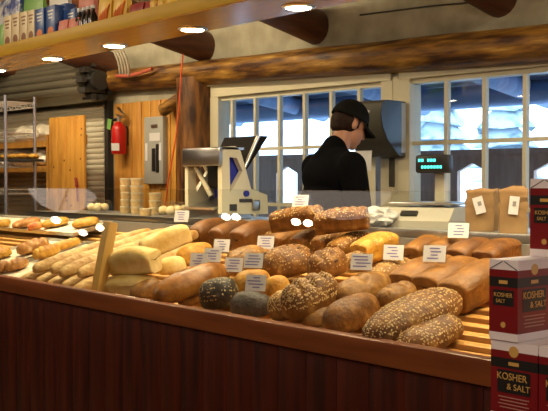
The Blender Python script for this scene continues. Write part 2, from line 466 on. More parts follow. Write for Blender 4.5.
# back ledge
LZ = 1.17
led = thing('service_ledge', (-3.0, 3.28, 0), 'grey laminate service ledge with steel front edge behind the bread racks', 'counter')
MB().bx(-3.1, 3.35, -0.31, 0.18, LZ - 0.04, LZ, 0.004).build('worktop', ledge_m, led)
MB().bx(-3.1, 3.35, -0.325, -0.31, LZ - 0.045, LZ + 0.003, 0.002).build('edge_strip', steel, led)
MB().bx(-3.08, 3.35, -0.27, 0.16, 0, LZ - 0.04).build('base_cabinet', mahog, led, smooth=False)

# ------------------------------------------------------------------ overhead shelf
SY0, SY1, SZ = 2.28, 2.62, 2.05
sf = thing('overhead_shelf', (-3.0, 2.45, SZ), 'long varnished honey wood shelf hanging over the case, stocked with groceries', 'shelf')
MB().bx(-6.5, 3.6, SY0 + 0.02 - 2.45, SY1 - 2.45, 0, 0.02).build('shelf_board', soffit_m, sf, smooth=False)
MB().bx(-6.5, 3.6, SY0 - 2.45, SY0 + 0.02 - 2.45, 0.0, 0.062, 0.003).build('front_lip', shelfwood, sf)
for X in (-5.9, 0.9): MB().cyl((X + 3, 0.0, 0.02), (X + 3, 0.0, 1.0), 0.012).build('hanger_rod', darkgrey, sf)
LIGHTS = [(-2, 70), (50, 58), (112, 45), (194, 29), (300, 7)]
LX = [atZ(x, y, SZ).x for x, y in LIGHTS]
LYM = sum(atZ(x, y, SZ).y for x, y in LIGHTS) / 5
LX += [LX[-1] + (LX[-1] - LX[-2]) * 1.0, LX[-1] + (LX[-1] - LX[-2]) * 2.0]
PUCKLAB = ['leftmost at the frame edge', 'second from left, over the wire rack', 'third from left, over the fire extinguisher', 'fourth from left, over the log post', 'rightmost visible, above the worker', 'beyond the right frame edge']
for i, X in enumerate(LX[:6]):
    t = thing('puck_light', (X, LYM, SZ), 'round glowing puck light under the overhead shelf, ' + PUCKLAB[i], 'light', 'puck lights under the overhead shelf')
    MB().lathe([(0.050, -0.004), (0.060, -0.008), (0.068, -0.002), (0.068, 0.0), (0.050, 0.0)]).build('trim_ring', steel, t)
    MB().lathe([(0.050, -0.007), (0.050, -0.001)]).build('lens', bulb, t)
for i, X in enumerate(LX):
    ld = bpy.data.lights.new('puck_spot', 'SPOT'); ld.energy = 52; ld.color = (1.0, 0.78, 0.45); ld.spot_size = R(125); ld.spot_blend = 0.8; ld.shadow_soft_size = 0.05
    lo = bpy.data.objects.new('puck_spot', ld); COL.objects.link(lo); lo.location = (X, LYM, SZ - 0.03)
    lo.rotation_euler = (R(-6), 0, 0)

# ------------------------------------------------------------------ breads
def crust(name, c1, c2, c3=None, scale=24, rough=0.5, bump=0.5):
    return mat(name, c1, rough, c2, scale, bump=bump, bscale=70, col3=c3, contrast=(0.30, 0.60), detail=8, spec=0.35)
brown = crust('brown_crust', (0.075, 0.024, 0.004), (0.21, 0.085, 0.015), (0.38, 0.21, 0.055))
tan = crust('tan_crust', (0.13, 0.053, 0.010), (0.28, 0.135, 0.030), (0.48, 0.29, 0.09))
rust = crust('smooth_rust_crust', (0.17, 0.058, 0.008), (0.33, 0.135, 0.022), rough=0.34, bump=0.25)
golden = crust('golden_crust', (0.34, 0.14, 0.015), (0.56, 0.30, 0.04), (0.74, 0.52, 0.14))
whitec = crust('pale_white_crust', (0.62, 0.40, 0.10), (0.82, 0.64, 0.28), (0.86, 0.72, 0.38), scale=14, bump=0.3)
dark = crust('pumpernickel_crust', (0.010, 0.007, 0.006), (0.030, 0.023, 0.018), (0.12, 0.09, 0.05))
greyc = crust('grey_rye_crust', (0.028, 0.021, 0.017), (0.075, 0.058, 0.045), (0.15, 0.11, 0.075))
floury = crust('floury_baguette_crust', (0.34, 0.17, 0.045), (0.62, 0.42, 0.17), (0.82, 0.71, 0.50), scale=18)
panc = crust('pan_loaf_crust', (0.13, 0.048, 0.006), (0.25, 0.105, 0.016), (0.36, 0.18, 0.04), scale=14, bump=0.4)
pandk = crust('dark_pan_loaf_crust', (0.085, 0.028, 0.004), (0.18, 0.070, 0.012), (0.27, 0.12, 0.03), scale=14, bump=0.4)
seed_m = mat('oat_seed', (0.70, 0.50, 0.22), 0.6)
seed_dk = mat('raisin', (0.05, 0.02, 0.012), 0.5)
crumb = mat('cut_crumb', (0.75, 0.55, 0.26), 0.8, (0.85, 0.67, 0.36), 40)

def loaf_mesh(kind, L, W, H, seed=0, slashes=0, p=2.4):
    """closed loaf: long axis x, resting on z=0"""
    m = MB(); nu, nv = 40, 30; rings = []
    off = Vector((seed * 3.1, seed * 1.7, seed * 0.9))
    for i in range(nu + 1):
        u = -1 + 2 * i / nu; uu = math.sin(u * math.pi / 2)
        if kind == 'pan':
            r = max(0.0, 1 - abs(uu) ** 10) ** (1 / 6)
        else:
            r = max(0.0, 1 - abs(uu) ** p) ** (1 / p)
        ring = []
        for k in range(nv):
            th = 2 * math.pi * k / nv
            c, s_ = math.cos(th), math.sin(th)
            if kind == 'pan':
                e = 0.42 if s_ < 0 else 0.75
                yy = math.copysign(abs(c) ** e, c); zz = math.copysign(abs(s_) ** e, s_)
                w = 0.5 * (0.86 + 0.04 * (zz + 1) if zz < -0.05 else 0.90 + 0.13 * math.sin(min(1, (zz + 0.05) * 2.6) * math.pi / 2))
                y = yy * W * w * (0.55 + 0.45 * r if i not in (0, nu) else 0.55); z = (zz * 0.5 + 0.5)
                z = z * (0.80 + 0.20 * r) if zz > 0 else z
                if i in (0, nu): y *= 0.02; z = 0.5 + (z - 0.5) * 0.02
                z *= H * (1 - 0.17 * uu * uu * max(0.0, zz))
            else:
                y = math.copysign(abs(c) ** 0.9, c) * W / 2 * r
                z = (0.36 + (0.64 * s_ ** 0.9 if s_ > 0 else -0.36 * abs(s_) ** 0.6)) 
                z = 0.36 + (z - 0.36) * (r ** (0.8 if s_ > 0 else 0.6))
                z *= H
            x = uu * L / 2
            v = Vector((x, y, z))
            q = v / max(W, 0.05)
            nn = mnoise.noise(q * 1.3 + off)
            v += Vector((0, y, max(0, z - 0.3 * H))) * 0.10 * nn
            if s_ > 0.1 and slashes and r > 0.3:
                for j in range(slashes):
                    uc = -0.72 + 1.44 * (j + 0.5) / slashes
                    d = (uu - uc - 0.30 * (y / W)) * L / 0.016
                    if abs(y) < W * 0.36: v.z -= 0.10 * H * math.exp(-d * d)
            ring.append(m.b.verts.new(v))
        rings.append(ring)
    for A, B in zip(rings, rings[1:]):
        for k in range(nv): m.b.faces.new((A[k], A[(k+1) % nv], B[(k+1) % nv], B[k]))
    m.b.faces.new(rings[0][::-1]); m.b.faces.new(rings[-1])
    return m
def add_seeds(o, n, size, m, name='seed_topping', zmin=0.42, seed=1, spread=1.0):
    rnd = random.Random(seed)
    me = o.data; polys = [p for p in me.polygons if p.center.z > zmin * max(v.co.z for v in me.vertices) and p.normal.z > -0.1]
    if not polys: return
    wts = [p.area for p in polys]
    sm = MB()
    for p in rnd.choices(polys, wts, k=n):
        vs = [me.vertices[i].co for i in p.vertices]; w = [rnd.random() for _ in vs]; sw = sum(w)
        c = sum((v * a for v, a in zip(vs, w)), Vector()) / sw
        nrm = p.normal; q = nrm.to_track_quat('Z', 'Y').to_matrix().to_4x4() @ Matrix.Rotation(rnd.random() * 6.28, 4, 'Z')
        k = size * (0.7 + 0.6 * rnd.random())
        r = bmesh.ops.create_icosphere(sm.b, subdivisions=1, radius=1)
        M = Matrix.Translation(c + nrm * k * 0.1) @ q @ Matrix.Diagonal((k, k * 0.55, k * 0.32, 1))
        for v in r['verts']: v.co = M @ v.co
    so = sm.build(name, m, o); so['kind'] = 'stuff'
    return so
BREADS = []
TILT = math.atan(SLP)
def bread(bbox, kind, m, label, k=0.5, yaw=90, lift=0.0, seeds=0, slashes=0, H=None, L=None, p=2.4, cat='bread', group=None,
          name='bread_loaf', raisins=0, seedsize=0.0036, tilt=None, roll=0.0, plane=None):
    x0, y0, x1, y1 = bbox
    cx, cy = (x0 + x1) / 2, (y0 + y1) / 2
    h = 0.09
    for it in range(4):
        d = ray(cx, cy)
        if plane is None:    # ray against rack plane raised by lift + h/2
            a = rackz(0) + lift + h * 0.5
            t = (CAMZ - a) / (SLP * d.y - d.z)
        else:
            t = (plane + lift + h * 0.5 - CAMZ) / d.z
        c = ORG + d * t
        sc = F_PX / t
        ya = R(yaw)
        ax = Vector((math.cos(ya), math.sin(ya), 0)); bx_ = Vector((-math.sin(ya), math.cos(ya), 0))
        u = (cx - CX) / F_PX
        def lat(v):
            r_ = v.x * math.cos(YAW) + v.y * math.sin(YAW); f_ = -v.x * math.sin(YAW) + v.y * math.cos(YAW)
            return abs(r_ - u * f_)
        la, lb_ = lat(ax), lat(bx_)
        bw = (x1 - x0) / sc
        if kind == 'pan': ll = bw / (0.97 * (la + k * lb_))
        else: ll = bw / math.sqrt(la * la + (k * lb_) ** 2) / (1.0 if k > 0.8 else 1.03)
        if L: ll = L
        w = ll * k
        bh = (y1 - y0) / sc
        rise = abs(ax.y) * ll * 0.30 * 0.75 + abs(ax.x) * ll * 0.10
        h = H if H else max(0.5 * w, min(1.0 * w, (bh - rise * 0.6) / 0.95))
    o = loaf_mesh(kind, ll, w, h, seed=len(BREADS) + 1, slashes=slashes, p=p).build(name, m)
    tl = TILT if tilt is None else tilt
    o.rotation_euler = (Matrix.Rotation(tl if plane is None else 0, 3, 'X') @ Matrix.Rotation(ya, 3, 'Z') @ Matrix.Rotation(roll, 3, 'X')).to_euler()
    zb = (rackz(c.y) if plane is None else plane) + lift + 0.001
    o.location = (c.x, c.y, zb)
    tag(o, label, cat, group)
    if seeds: add_seeds(o, seeds, seedsize, seed_m, seed=len(BREADS))
    if raisins: add_seeds(o, raisins, 0.011, seed_dk, name='dark_slit', zmin=0.55, seed=len(BREADS) + 50)
    BREADS.append(o)
    return o
G_F = 'seeded loaves at the front of the rack'
# front row
bread((365, 289, 466, 339), 'loaf', brown, 'largest long oat-topped brown loaf at the right front of the rack', 0.46, seeds=800, slashes=0, lift=0.02, group=G_F)
bread((397, 317, 465, 351), 'loaf', brown, 'small oat-topped brown loaf lowest at the front rail, nearest the salt boxes', 0.55, seeds=380, group=G_F, lift=0.0, H=0.075)
bread((378, 280, 418, 306), 'loaf', tan, 'dull tan loaf tucked just behind the largest oat-topped loaf', 0.7, lift=0.02, slashes=2)
bread((324, 290, 383, 334), 'loaf', brown, 'smooth shiny brown long loaf lying diagonally at the front rail', 0.45, slashes=0, lift=0.0)
bread((303, 304, 338, 327), 'loaf', tan, 'small tan loaf half hidden at the front rail left of the smooth brown loaf', 0.62)
bread((284, 266, 342, 322), 'loaf', brown, 'big oat-topped brown loaf with three deep slashes, left of the smooth brown loaf', 0.62, seeds=700, slashes=3, lift=0.025, group=G_F)
bread((271, 281, 304, 327), 'loaf', tan, 'oat-topped tan loaf underneath the big slashed loaf', 0.85, seeds=360, group=G_F)
bread((333, 270, 393, 305), 'loaf', tan, 'smooth tan oval loaf with a faint crease below the lower price card', 0.55, slashes=1, lift=0.02)
bread((202, 275, 241, 309), 'loaf', dark, 'round near-black pumpernickel ball at the front rail', 1.0, yaw=40, slashes=0, seeds=180, seedsize=0.003)
bread((233, 290, 274, 316), 'loaf', greyc, 'dark grey rye loaf right of the black pumpernickel ball', 0.7, yaw=0, p=2.8)
bread((154, 262, 234, 301), 'loaf', rust, 'long smooth reddish-brown loaf above the pumpernickel ball', 0.36, lift=0.03, p=2.2)
bread((179, 290, 205, 307), 'loaf', rust, 'small reddish-brown roll at the front rail left of the pumpernickel ball', 0.6)
bread((131, 278, 164, 300), 'loaf', tan, 'golden-brown roll at the front rail right of the cut white loaves', 0.6)
# white loaves
bread((107, 245, 165, 274), 'pan', whitec, 'pale white pan loaf lying just right of the honey wood post', 0.46, yaw=20, lift=0.085, H=0.11)
bread((100, 272, 160, 297), 'pan', whitec, 'lowest pale white pan loaf at the front rail beside the honey wood post', 0.46, yaw=18, H=0.085)
bread((142, 222, 195, 257), 'pan', whitec, 'topmost pale white pan loaf tilted upward behind the others', 0.38, yaw=75, lift=0.10, H=0.10, tilt=R(22))
bread((158, 255, 188, 275), 'loaf', whitec, 'stubby pale loaf end right of the white pan loaves', 0.8, yaw=60, lift=0.03)
bread((177, 241, 215, 266), 'loaf', golden, 'golden oval loaf behind the long reddish-brown loaf', 0.6, lift=0.03)
# middle row
G_M = 'flecked round loaves in the middle of the rack'
bread((263, 242, 316, 279), 'loaf', brown, 'round brown loaf with dark slits in the middle of the rack', 0.85, yaw=70, seeds=220, seedsize=0.0028, raisins=7, group=G_M, lift=0.02)
bread((228, 244, 272, 276), 'loaf', tan, 'round tan loaf with two dark slits left of the middle round loaf', 0.85, yaw=70, seeds=120, seedsize=0.0028, raisins=5, group=G_M)
bread((309, 245, 350, 280), 'loaf', brown, 'slashed brown loaf right of the middle round loaf', 0.75, seeds=150, seedsize=0.003, raisins=5, slashes=3, group=G_M, lift=0.02)
bread((345, 247, 378, 268), 'loaf', tan, 'tan seeded loaf behind the lower price card', 0.6, seeds=90)
bread((236, 268, 272, 292), 'loaf', golden, 'crackled golden cheese loaf behind the front price card', 0.9, yaw=30, lift=0.015)
bread((266, 273, 292, 298), 'loaf', golden, 'small golden cheese loaf beside the big slashed oat loaf', 0.8, yaw=60, lift=0.015)
bread((371, 257, 414, 280), 'loaf', tan, 'oat-dusted tan loaf left of the three pan loaves', 0.55, seeds=140)
bread((390, 254, 460, 288), 'pan', panc, 'leftmost of three golden-brown pan loaves on the right of the rack', 0.48, yaw=90, group='golden pan loaves')
bread((414, 256, 488, 295), 'pan', panc, 'middle of three golden-brown pan loaves on the right of the rack', 0.48, yaw=90, group='golden pan loaves')
bread((439, 258, 522, 305), 'pan', panc, 'rightmost and nearest of three golden-brown pan loaves, beside the salt boxes', 0.48, yaw=90, group='golden pan loaves')
# back rows
G_B = 'dark pan loaves on the back row'
bread((189, 216, 235, 246), 'pan', pandk, 'leftmost brown pan loaf of the back row, under the bread slicer', 0.6, group=G_B)
bread((210, 218, 256, 247), 'pan', pandk, 'second brown pan loaf from the left in the back row', 0.6, group=G_B)
bread((231, 219, 280, 249), 'pan', pandk, 'third brown pan loaf from the left in the back row', 0.6, group=G_B)
bread((254, 227, 279, 245), 'loaf', tan, 'small flecked round roll in the back row, below the stacked loaves', 0.9, seeds=70)
bread((269, 226, 310, 250), 'pan', panc, 'orange-topped cheese pan loaf in the back row below the stacked loaves', 0.6, group=G_B)
bread((291, 227, 331, 252), 'pan', panc, 'narrow brown pan loaf right of the orange-topped loaf', 0.6, group=G_B)
bread((312, 227, 356, 256), 'pan', panc, 'brown pan loaf below the right stacked seeded loaf', 0.6, group=G_B, seeds=80)
bread((327, 229, 376, 262), 'pan', panc, 'seeded golden-brown pan loaf under the right stacked loaf', 0.55, seeds=150, group=G_B)
bread((352, 228, 403, 264), 'pan', golden, 'seeded golden pan loaf at the right end of the back row, above a price card', 0.55, seeds=150, group=G_B)
bread((271, 205, 326, 230), 'pan', brown, 'left of two seeded brown loaves stacked on top at the back', 0.42, lift=0.115, seeds=240, slashes=5, H=0.10, yaw=35)
bread((316, 206, 371, 232), 'pan', brown, 'right of two seeded brown loaves stacked on top at the back', 0.42, lift=0.115, seeds=240, slashes=5, H=0.10, yaw=35)
G_R = 'brown pan loaves on the right back row'
bread((402, 234, 447, 264), 'pan', panc, 'leftmost brown pan loaf of the right back row, below the scale', 0.6, group=G_R)
bread((424, 235, 474, 267), 'pan', panc, 'second brown pan loaf of the right back row, left of the upper price card', 0.6, group=G_R)
bread((446, 236, 497, 269), 'pan', pandk, 'third brown pan loaf of the right back row, under the paper bags', 0.6, group=G_R)
bread((472, 237, 525, 268), 'pan', pandk, 'rightmost brown pan loaf of the right back row, above the salt boxes', 0.6, group=G_R)
# baguettes ---------------------------------------------------------------
fx = [atY(x, y, 2.03).x for x, y in ((28, 262), (41, 266), (54, 272), (68, 277), (81, 283))]
blab = ['leftmost baguette of the bottom layer, next to the pastry tray', 'second baguette from the left in the bottom layer', 'middle baguette of the bottom layer',
        'fourth baguette from the left in the bottom layer', 'rightmost bottom baguette, against the honey wood post']
def baguette(X, Y0, L, lift, lab, sd, yaw=90):
    o = loaf_mesh('loaf', L, 0.074, 0.062, seed=sd, slashes=6, p=3.4).build('baguette', floury)
    Y = Y0 + L / 2
    o.rotation_euler = (Matrix.Rotation(TILT, 3, 'X') @ Matrix.Rotation(R(yaw), 3, 'Z')).to_euler(); o.location = (X, Y, rackz(Y) + lift + 0.001)
    tag(o, 'floury pale ' + lab, 'bread', 'floury baguettes'); BREADS.append(o)
for i, X in enumerate(fx): baguette(X, 1.99 + 0.01 * (i % 2), 0.68 + 0.02 * (i % 3), 0.0, blab[i], 60 + i, 90 + (i % 3 - 1) * 1.0)
blab2 = ['baguette lying on top of the bottom layer, leftmost', 'baguette lying on top of the bottom layer, second from left', 'baguette lying on top of the bottom layer, third from left', 'baguette lying on top of the bottom layer, nearest the post']
for i in range(4): baguette((fx[i] + fx[i+1]) / 2, 2.02 + 0.02 * (i % 2), 0.66, 0.050, blab2[i], 80 + i, 90 + (i % 2) * 1.2)

# price cards ---------------------------------------------------------------
ink = mat('purple_ink', (0.16, 0.14, 0.38), 0.7)
def price_card(px, py, lift, label, w=0.074, h=0.055, Y=None):
    d = ray(px, py + 6); a = rackz(0) + lift; t = (CAMZ - a) / (SLP * d.y - d.z)
    c = ORG + d * t
    if Y is not None: c = atY(px, py + 6, Y)
    t = thing('price_card', c, label, 'price tag', 'price cards among the bread', rotz=R(28))
    tl = Matrix.Rotation(R(-16), 4, 'X')
    MB().box((0, 0.0015, h/2), (w + 0.006, 0.003, h + 0.01), None).build('holder', acrylic, t, smooth=False).rotation_euler = (R(-16), 0, 0)
    MB().box((0, 0.034, h/2), (w + 0.006, 0.003, h + 0.012), Matrix.Rotation(R(20), 4, 'X')).build('stand', acrylic, t, smooth=False)
    MB().box((0, -0.0016, h/2), (w, 0.001, h)).build('card', paper, t, smooth=False).rotation_euler = (R(-16), 0, 0)
    m = MB(); rn = random.Random(int(px))
    for k in range(4):
        ww = w * (0.3 + 0.45 * rn.random()); m.box((rn.uniform(-0.1, 0.1) * w, -0.0024, h * (0.82 - 0.2 * k)), (ww, 0.0004, h * 0.07))
    m.build('print', ink, t, smooth=False).rotation_euler = (R(-16), 0, 0)
CARDS = [(361, 264, 0.12, 'white price card in clear holder standing before the tan seeded loaf'),
 (393, 254, 0.07, 'white price card in front of the large golden back-row loaf'),
 (434, 256, 0.12, 'white price card standing above the middle golden pan loaf'),
 (458, 232, 0.11, 'white price card under the left paper bag on the right back row'),
 (300, 201, 0.17, 'white price card highest of all, behind the stacked seeded loaves'),
 (265, 243, 0.08, 'white price card between the back row and the round flecked loaves'),
 (253, 262, 0.11, 'white price card leaning on the round tan flecked loaf'),
 (255, 285, 0.10, 'lowest white price card, above the dark grey rye loaf'),
 (221, 246, 0.07, 'white price card behind the golden oval loaf, under the back row'),
 (212, 256, 0.10, 'white price card above the right end of the reddish-brown loaf'),
 (198, 261, 0.10, 'white price card above the middle of the reddish-brown loaf'),
 (233, 266, 0.08, 'small white price card left of the crackled golden cheese loaf'),
 (181, 216, 0.16, 'white price card behind the topmost white pan loaf')]
for c in CARDS: price_card(*c)

# pastries on trays ------------------------------------------------------------
parch = mat('parchment', (0.70, 0.62, 0.48), 0.7)
def sheet_pan(x0, x1, Y0, Y1, lift, label, inc=True):
    Yc = (Y0 + Y1) / 2
    t = thing('sheet_pan', ((x0 + x1)/2, Yc, (rackz(Yc) if inc else LZ) + lift + 0.002), label, 'tray', rot=(TILT if inc else 0, 0, 0))
    w, d = (x1 - x0) / 2, (Y1 - Y0) / 2
    m = MB(); m.bx(-w, w, -d, d, 0, 0.004)
    for a in (-1, 1): m.bx(a*w - 0.003, a*w + 0.003, -d, d, 0, 0.02); m.bx(-w, w, a*d - 0.003, a*d + 0.003, 0, 0.02)
    m.build('pan', steel, t, smooth=False)
    MB().bx(-w + 0.01, w - 0.01, -d + 0.01, d - 0.01, 0.004, 0.006).build('parchment', parch, t, smooth=False)
    return t
xa = fx[0] - 0.07
sheet_pan(xa - 0.42, xa, 2.0, 2.62, 0.0, 'parchment-lined sheet pan left of the baguettes')
sheet_pan(xa - 0.90, xa - 0.47, 2.0, 2.62, 0.0, 'parchment-lined sheet pan at the left frame edge')
choc = crust('cinnamon_pastry_crust', (0.18, 0.06, 0.012), (0.46, 0.21, 0.05), (0.76, 0.56, 0.28), scale=30)
def pastry(bbox, m, label, **kw): return bread(bbox, 'loaf', m, label, cat='pastry', name='pastry', group='pastries on the left trays', **kw)
pastry((17, 237, 51, 254), choc, 'knotted cinnamon pastry in the middle of the left sheet pan', k=0.65, lift=0.012, slashes=3)
pastry((33, 243, 62, 259), golden, 'golden twisted pastry left of the baguettes', k=0.5, lift=0.012, slashes=4)
pastry((54, 237, 82, 250), golden, 'far golden twisted pastry beside the baguettes', k=0.5, lift=0.012, slashes=4)
pastry((-8, 246, 13, 259), golden, 'round golden pastry cut by the left frame edge', k=0.8, lift=0.012)
pastry((5, 257, 30, 271), choc, 'dark cinnamon pastry at the front rail, left corner', k=0.6, lift=0.012, slashes=3)
pastry((-10, 260, 12, 274), choc, 'dark cinnamon pastry at the front rail cut by the left frame edge', k=0.6, lift=0.012)
# trays at the back left
tb = atY(60, 224, 2.77)
sheet_pan(tb.x - 1.15, tb.x + 0.42, 2.63, 2.89, 0.03, 'long sheet pan of pastries across the back of the rack at far left')
red_p = mat('red_sauce_pastry', (0.42, 0.06, 0.015), 0.5, (0.70, 0.30, 0.06), 22, bump=0.4)
for bb, mm, lb in [((12, 217, 42, 228), choc, 'brown rolled pastry on the far left back tray'), ((28, 221, 44, 231), red_p, 'red and orange topped pastry on the far left back tray'),
                   ((42, 217, 70, 227), golden, 'flat golden pastry on the far left back tray'), ((-8, 219, 12, 228), golden, 'golden pastry on the back tray cut by the frame edge'), ((72, 217, 100, 227), golden, 'flat golden pastry at the right end of the back tray')]:
    bread(bb, 'loaf', mm, lb, k=0.7, yaw=50, lift=0.042, cat='pastry', name='pastry', group='pastries on the far left back tray', H=0.05)

# ------------------------------------------------------------------ things on the ledge
def on_ledge(px, Y, z=LZ): return hit(px, 220, (0, Y, 0), (0, 1, 0)).x
# cookie tubs
tub_c = mat('cookie_filling', (0.55, 0.36, 0.14), 0.6, (0.72, 0.52, 0.26), 30)
tub_l = mat('tub_lid', (0.60, 0.50, 0.32), 0.35)
proto = None
def tub(loc, r, h, label, grp):
    global proto
    if proto is None:
        t = thing('cookie_tub', loc, label, 'tub', grp)
        MB().lathe([(0.088, 0), (0.094, 0.02), (0.098, 0.052), (0.098, 0.056)]).build('tub_body', tub_c, t)
        MB().lathe([(0.101, 0.052), (0.102, 0.064), (0.09, 0.068)]).build('lid', tub_l, t)
        proto = t
    else:
        t = copy_tree(proto); t.location = loc; t['label'] = label; t['group'] = grp
    t.scale = (r / 0.1, r / 0.1, h / 0.068); return t
LEV = ['lowest', 'second', 'third', 'fourth', 'fifth', 'topmost']
def stack(px, Y, n, r, h, where):
    X = on_ledge(px, Y)
    for k in range(n):
        lv = 'topmost' if k == n - 1 else LEV[k] + ' up' if k else 'lowest'
        tub((X + random.uniform(-.004, .004), Y, LZ + k * h + 0.001), r, h - 0.001, 'round cookie tub, cream lid, %s in the %s' % (lv, where), 'stacked cookie tubs')
stack(126, 3.22, 5, 0.036, 0.044, 'tall left stack'); stack(137, 3.20, 5, 0.038, 0.044, 'tall stack beside the left one')
stack(155, 3.20, 3, 0.037, 0.044, 'three-high stack below the electrical panel'); stack(146, 3.06, 1, 0.036, 0.042, 'single tub before the stacks')
# clear clamshells
clam = mat('cream_buns', (0.75, 0.55, 0.24), 0.6, (0.85, 0.70, 0.42), 18)
for px, Y, lb in [(171, 3.10, 'clear clamshell of yellow buns in front of the log post'), (184, 3.28, 'clear clamshell of golden rolls left of the bread slicer'), (98, 3.15, 'clear clamshell of pale cakes beyond the honey wood post')]:
    X = on_ledge(px, Y)
    t = thing('clamshell', (X, Y, LZ + 0.001), lb, 'container', 'clear clamshells on the ledge')
    MB().box((0, 0, 0.04), (0.17, 0.13, 0.08), None, 0.012, taper=0.9).build('shell', acrylic, t)
    m = MB()
    for a in (-1, 1):
        for b_ in (-1, 1): m.sph((a*0.036, b_*0.027, 0.034), (0.034, 0.026, 0.026), 14)
    m.build('buns', clam, t)

# bread slicer ------------------------------------------------------------------
slc = mat('cream_enamel', (0.70, 0.66, 0.47), 0.35)
navy = mat('navy_blue_guard', (0.02, 0.035, 0.40), 0.6)
SY = 3.05
sx0 = on_ledge(186, SY); sxc = on_ledge(223, SY)
wd = sxc - sx0
s_ = thing('bread_slicer', (sxc, SY, LZ), 'cream enamel bread slicer with steel hood, blue guard and black sloped feed tray', 'bread slicer')
Dn = (atY(223, 215, SY) - ORG).dot(CM @ Vector((0, 0, -1)))
ppm = F_PX / Dn
u0 = (223 - CX) / F_PX
kY = math.sin(YAW) - u0 * math.cos(YAW)       # lateral per metre of Y
def sy_(px): return (px - 223) / (ppm * kY)   # local Y of a pixel on the right side panel
def sz_(py, yl=0.0): return CAMZ + (HOR - py) / F_PX * (Dn + yl * math.cos(YAW)) - LZ
P = lambda x, y: (sy_(x), sz_(y, sy_(x)))
outline = [P(222, 214), P(222, 147), P(236, 146), P(241, 151), P(246, 168), P(252, 189), P(269, 195), P(270, 214)]
# side panel with a cut-out: built as strips round the hole
def side(x0, x1):
    m = MB()
    A, B_, C_, D_ = P(229.5, 157), P(237, 158), P(243, 171), P(230.5, 193)
    o = outline
    def q(*pts): m.prism(list(pts), 'x', x0, x1)
    q(o[0], o[1], A, D_, P(230.5, 214)); q(o[1], o[2], B_, A); q(o[2], o[3], o[4], C_, B_); q(o[4], o[5], P(243, 193), D_, C_)
    q(D_, P(243, 193), P(243, 214), P(230.5, 214)); q(P(243, 193), o[5], o[6], o[7], P(243, 214))
    return m
side(-0.035, 0.0).build('side_panel', slc, s_, ang=20)
side(-wd, -wd + 0.03).build('side_panel', slc, s_, ang=20)
zt_ = sz_(147); 
m = MB(); m.box((-wd/2, -0.012, zt_ - 0.05), (wd, 0.03, 0.095), None, 0.006); m.box((-wd/2, 0.06, zt_ - 0.006), (wd, 0.16, 0.012))
m.build('hood', steel, s_)
yb = sy_(256)
m = MB(); m.bx(-wd + 0.035, -0.05, 0.17, 0.18, 0.05, zt_ - 0.09); m.box((-0.045, (sy_(229) + sy_(243))/2 , sz_(176)), (0.008, sy_(246) - sy_(227), sz_(156) - sz_(195)))
m.build('guard', navy, s_, smooth=False)
m = MB(); m.bx(-wd + 0.03, -0.035, 0.0, yb, 0.0, 0.05); m.box((-wd/2 - 0.02, 0.1, 0.085), (wd - 0.07, 0.26, 0.012), Matrix.Rotation(R(14), 4, 'X'))
m.build('base_tray', steel, s_, smooth=False)
m = MB(); m.cyl((-wd * 0.8, 0.02, zt_ - 0.1), (-wd * 0.55, 0.06, 0.12), 0.014)
m.build('feed_arm', slc, s_)
MB().bx(-wd*0.85, -wd*0.2, 0.10, 0.16, 0.16, 0.30, 0.02).build('blade_frame', black, s_)
# sloped feed tray
pA = P(249, 169); pB = P(268, 136)
m = MB(); m.prism([pA, (pA[0] - 0.02, pA[1] + 0.01), (pB[0] - 0.05, pB[1] + 0.0), (pB[0] + 0.02, pB[1])], 'x', -wd * 0.92, -0.01)
m.build('feed_tray', mat('matte_black', (0.018, 0.014, 0.012), 0.8, spec=0.1), s_, smooth=False)
dn = Vector((0, pB[0] - pA[0], pB[1] - pA[1]))
m = MB(); m.cyl((-0.005, pA[0] - 0.02, pA[1] + 0.01), (-0.005, pB[0] - 0.05, pB[1]), 0.010)
m.build('tray_edge', steel, s_)
m = MB(); c = P(246, 193.5); m.cyl((0.0, c[0], c[1]), (0.014, c[0], c[1]), 0.016); m.build('knob', navy, s_)
m = MB(); c = P(246, 200.5); m.box((0.002, c[0], c[1]), (0.006, 0.085, 0.018)); c = P(233, 207.5); m.box((0.002, c[0], c[1]), (0.008, 0.045, 0.035)); m.build('slot', darkgrey, s_, smooth=False)
m = MB(); c = P(256, 205); m.box((0.006, c[0], c[1]), (0.014, 0.05, 0.055), None, 0.004); m.build('switch_box', steel, s_)

# scale --------------------------------------------------------------------------
YS = 3.24
xs = on_ledge(426, YS)
sc_ = thing('counter_scale', (xs, YS, LZ), 'white counter scale with pole-mounted digital price display', 'scale', rotz=R(18))
m = MB(); m.prism([(-0.16, 0.0), (0.16, 0.0), (0.16, 0.085), (-0.10, 0.085), (-0.16, 0.03)], 'x', -0.17, 0.17)
m.build('scale_body', white, sc_)
MB().box((0.0, 0.05, 0.101), (0.30, 0.24, 0.012), None, 0.005).build('platter', steel, sc_)
MB().box((-0.02, -0.135, 0.06), (0.075, 0.012, 0.024), Matrix.Rotation(R(-48), 4, 'X')).build('readout', black, sc_, smooth=False)
dp = wp
pc = atY(436, 164, YS + 0.12)
loc = Matrix.Rotation(R(-18), 3, 'Z') @ (pc - Vector((xs, YS, LZ)))
MB().bx(loc.x - 0.005, loc.x + 0.04, loc.y + 0.0, loc.y + 0.045, 0, loc.z).build('pole', cream, sc_, smooth=False)
dsp = MB().box((loc.x, loc.y - 0.02, loc.z), (0.165, 0.055, 0.082), None, 0.012).build('display_head', black, sc_)
cy = emit('cyan_digits', (0.1, 0.9, 0.75), 2.2)
m = MB(); rn = random.Random(3)
for row in range(2):
    for col_ in range(9):
        if (row, col_) in ((0, 2), (1, 0), (1, 8)): continue
        if row == 0 and col_ > 5: continue
        m.box((loc.x - 0.06 + col_ * 0.0145, loc.y - 0.0485, loc.z + 0.016 - row * 0.030), (0.010, 0.002, 0.013))
m.build('digits', cy, dsp, smooth=False)
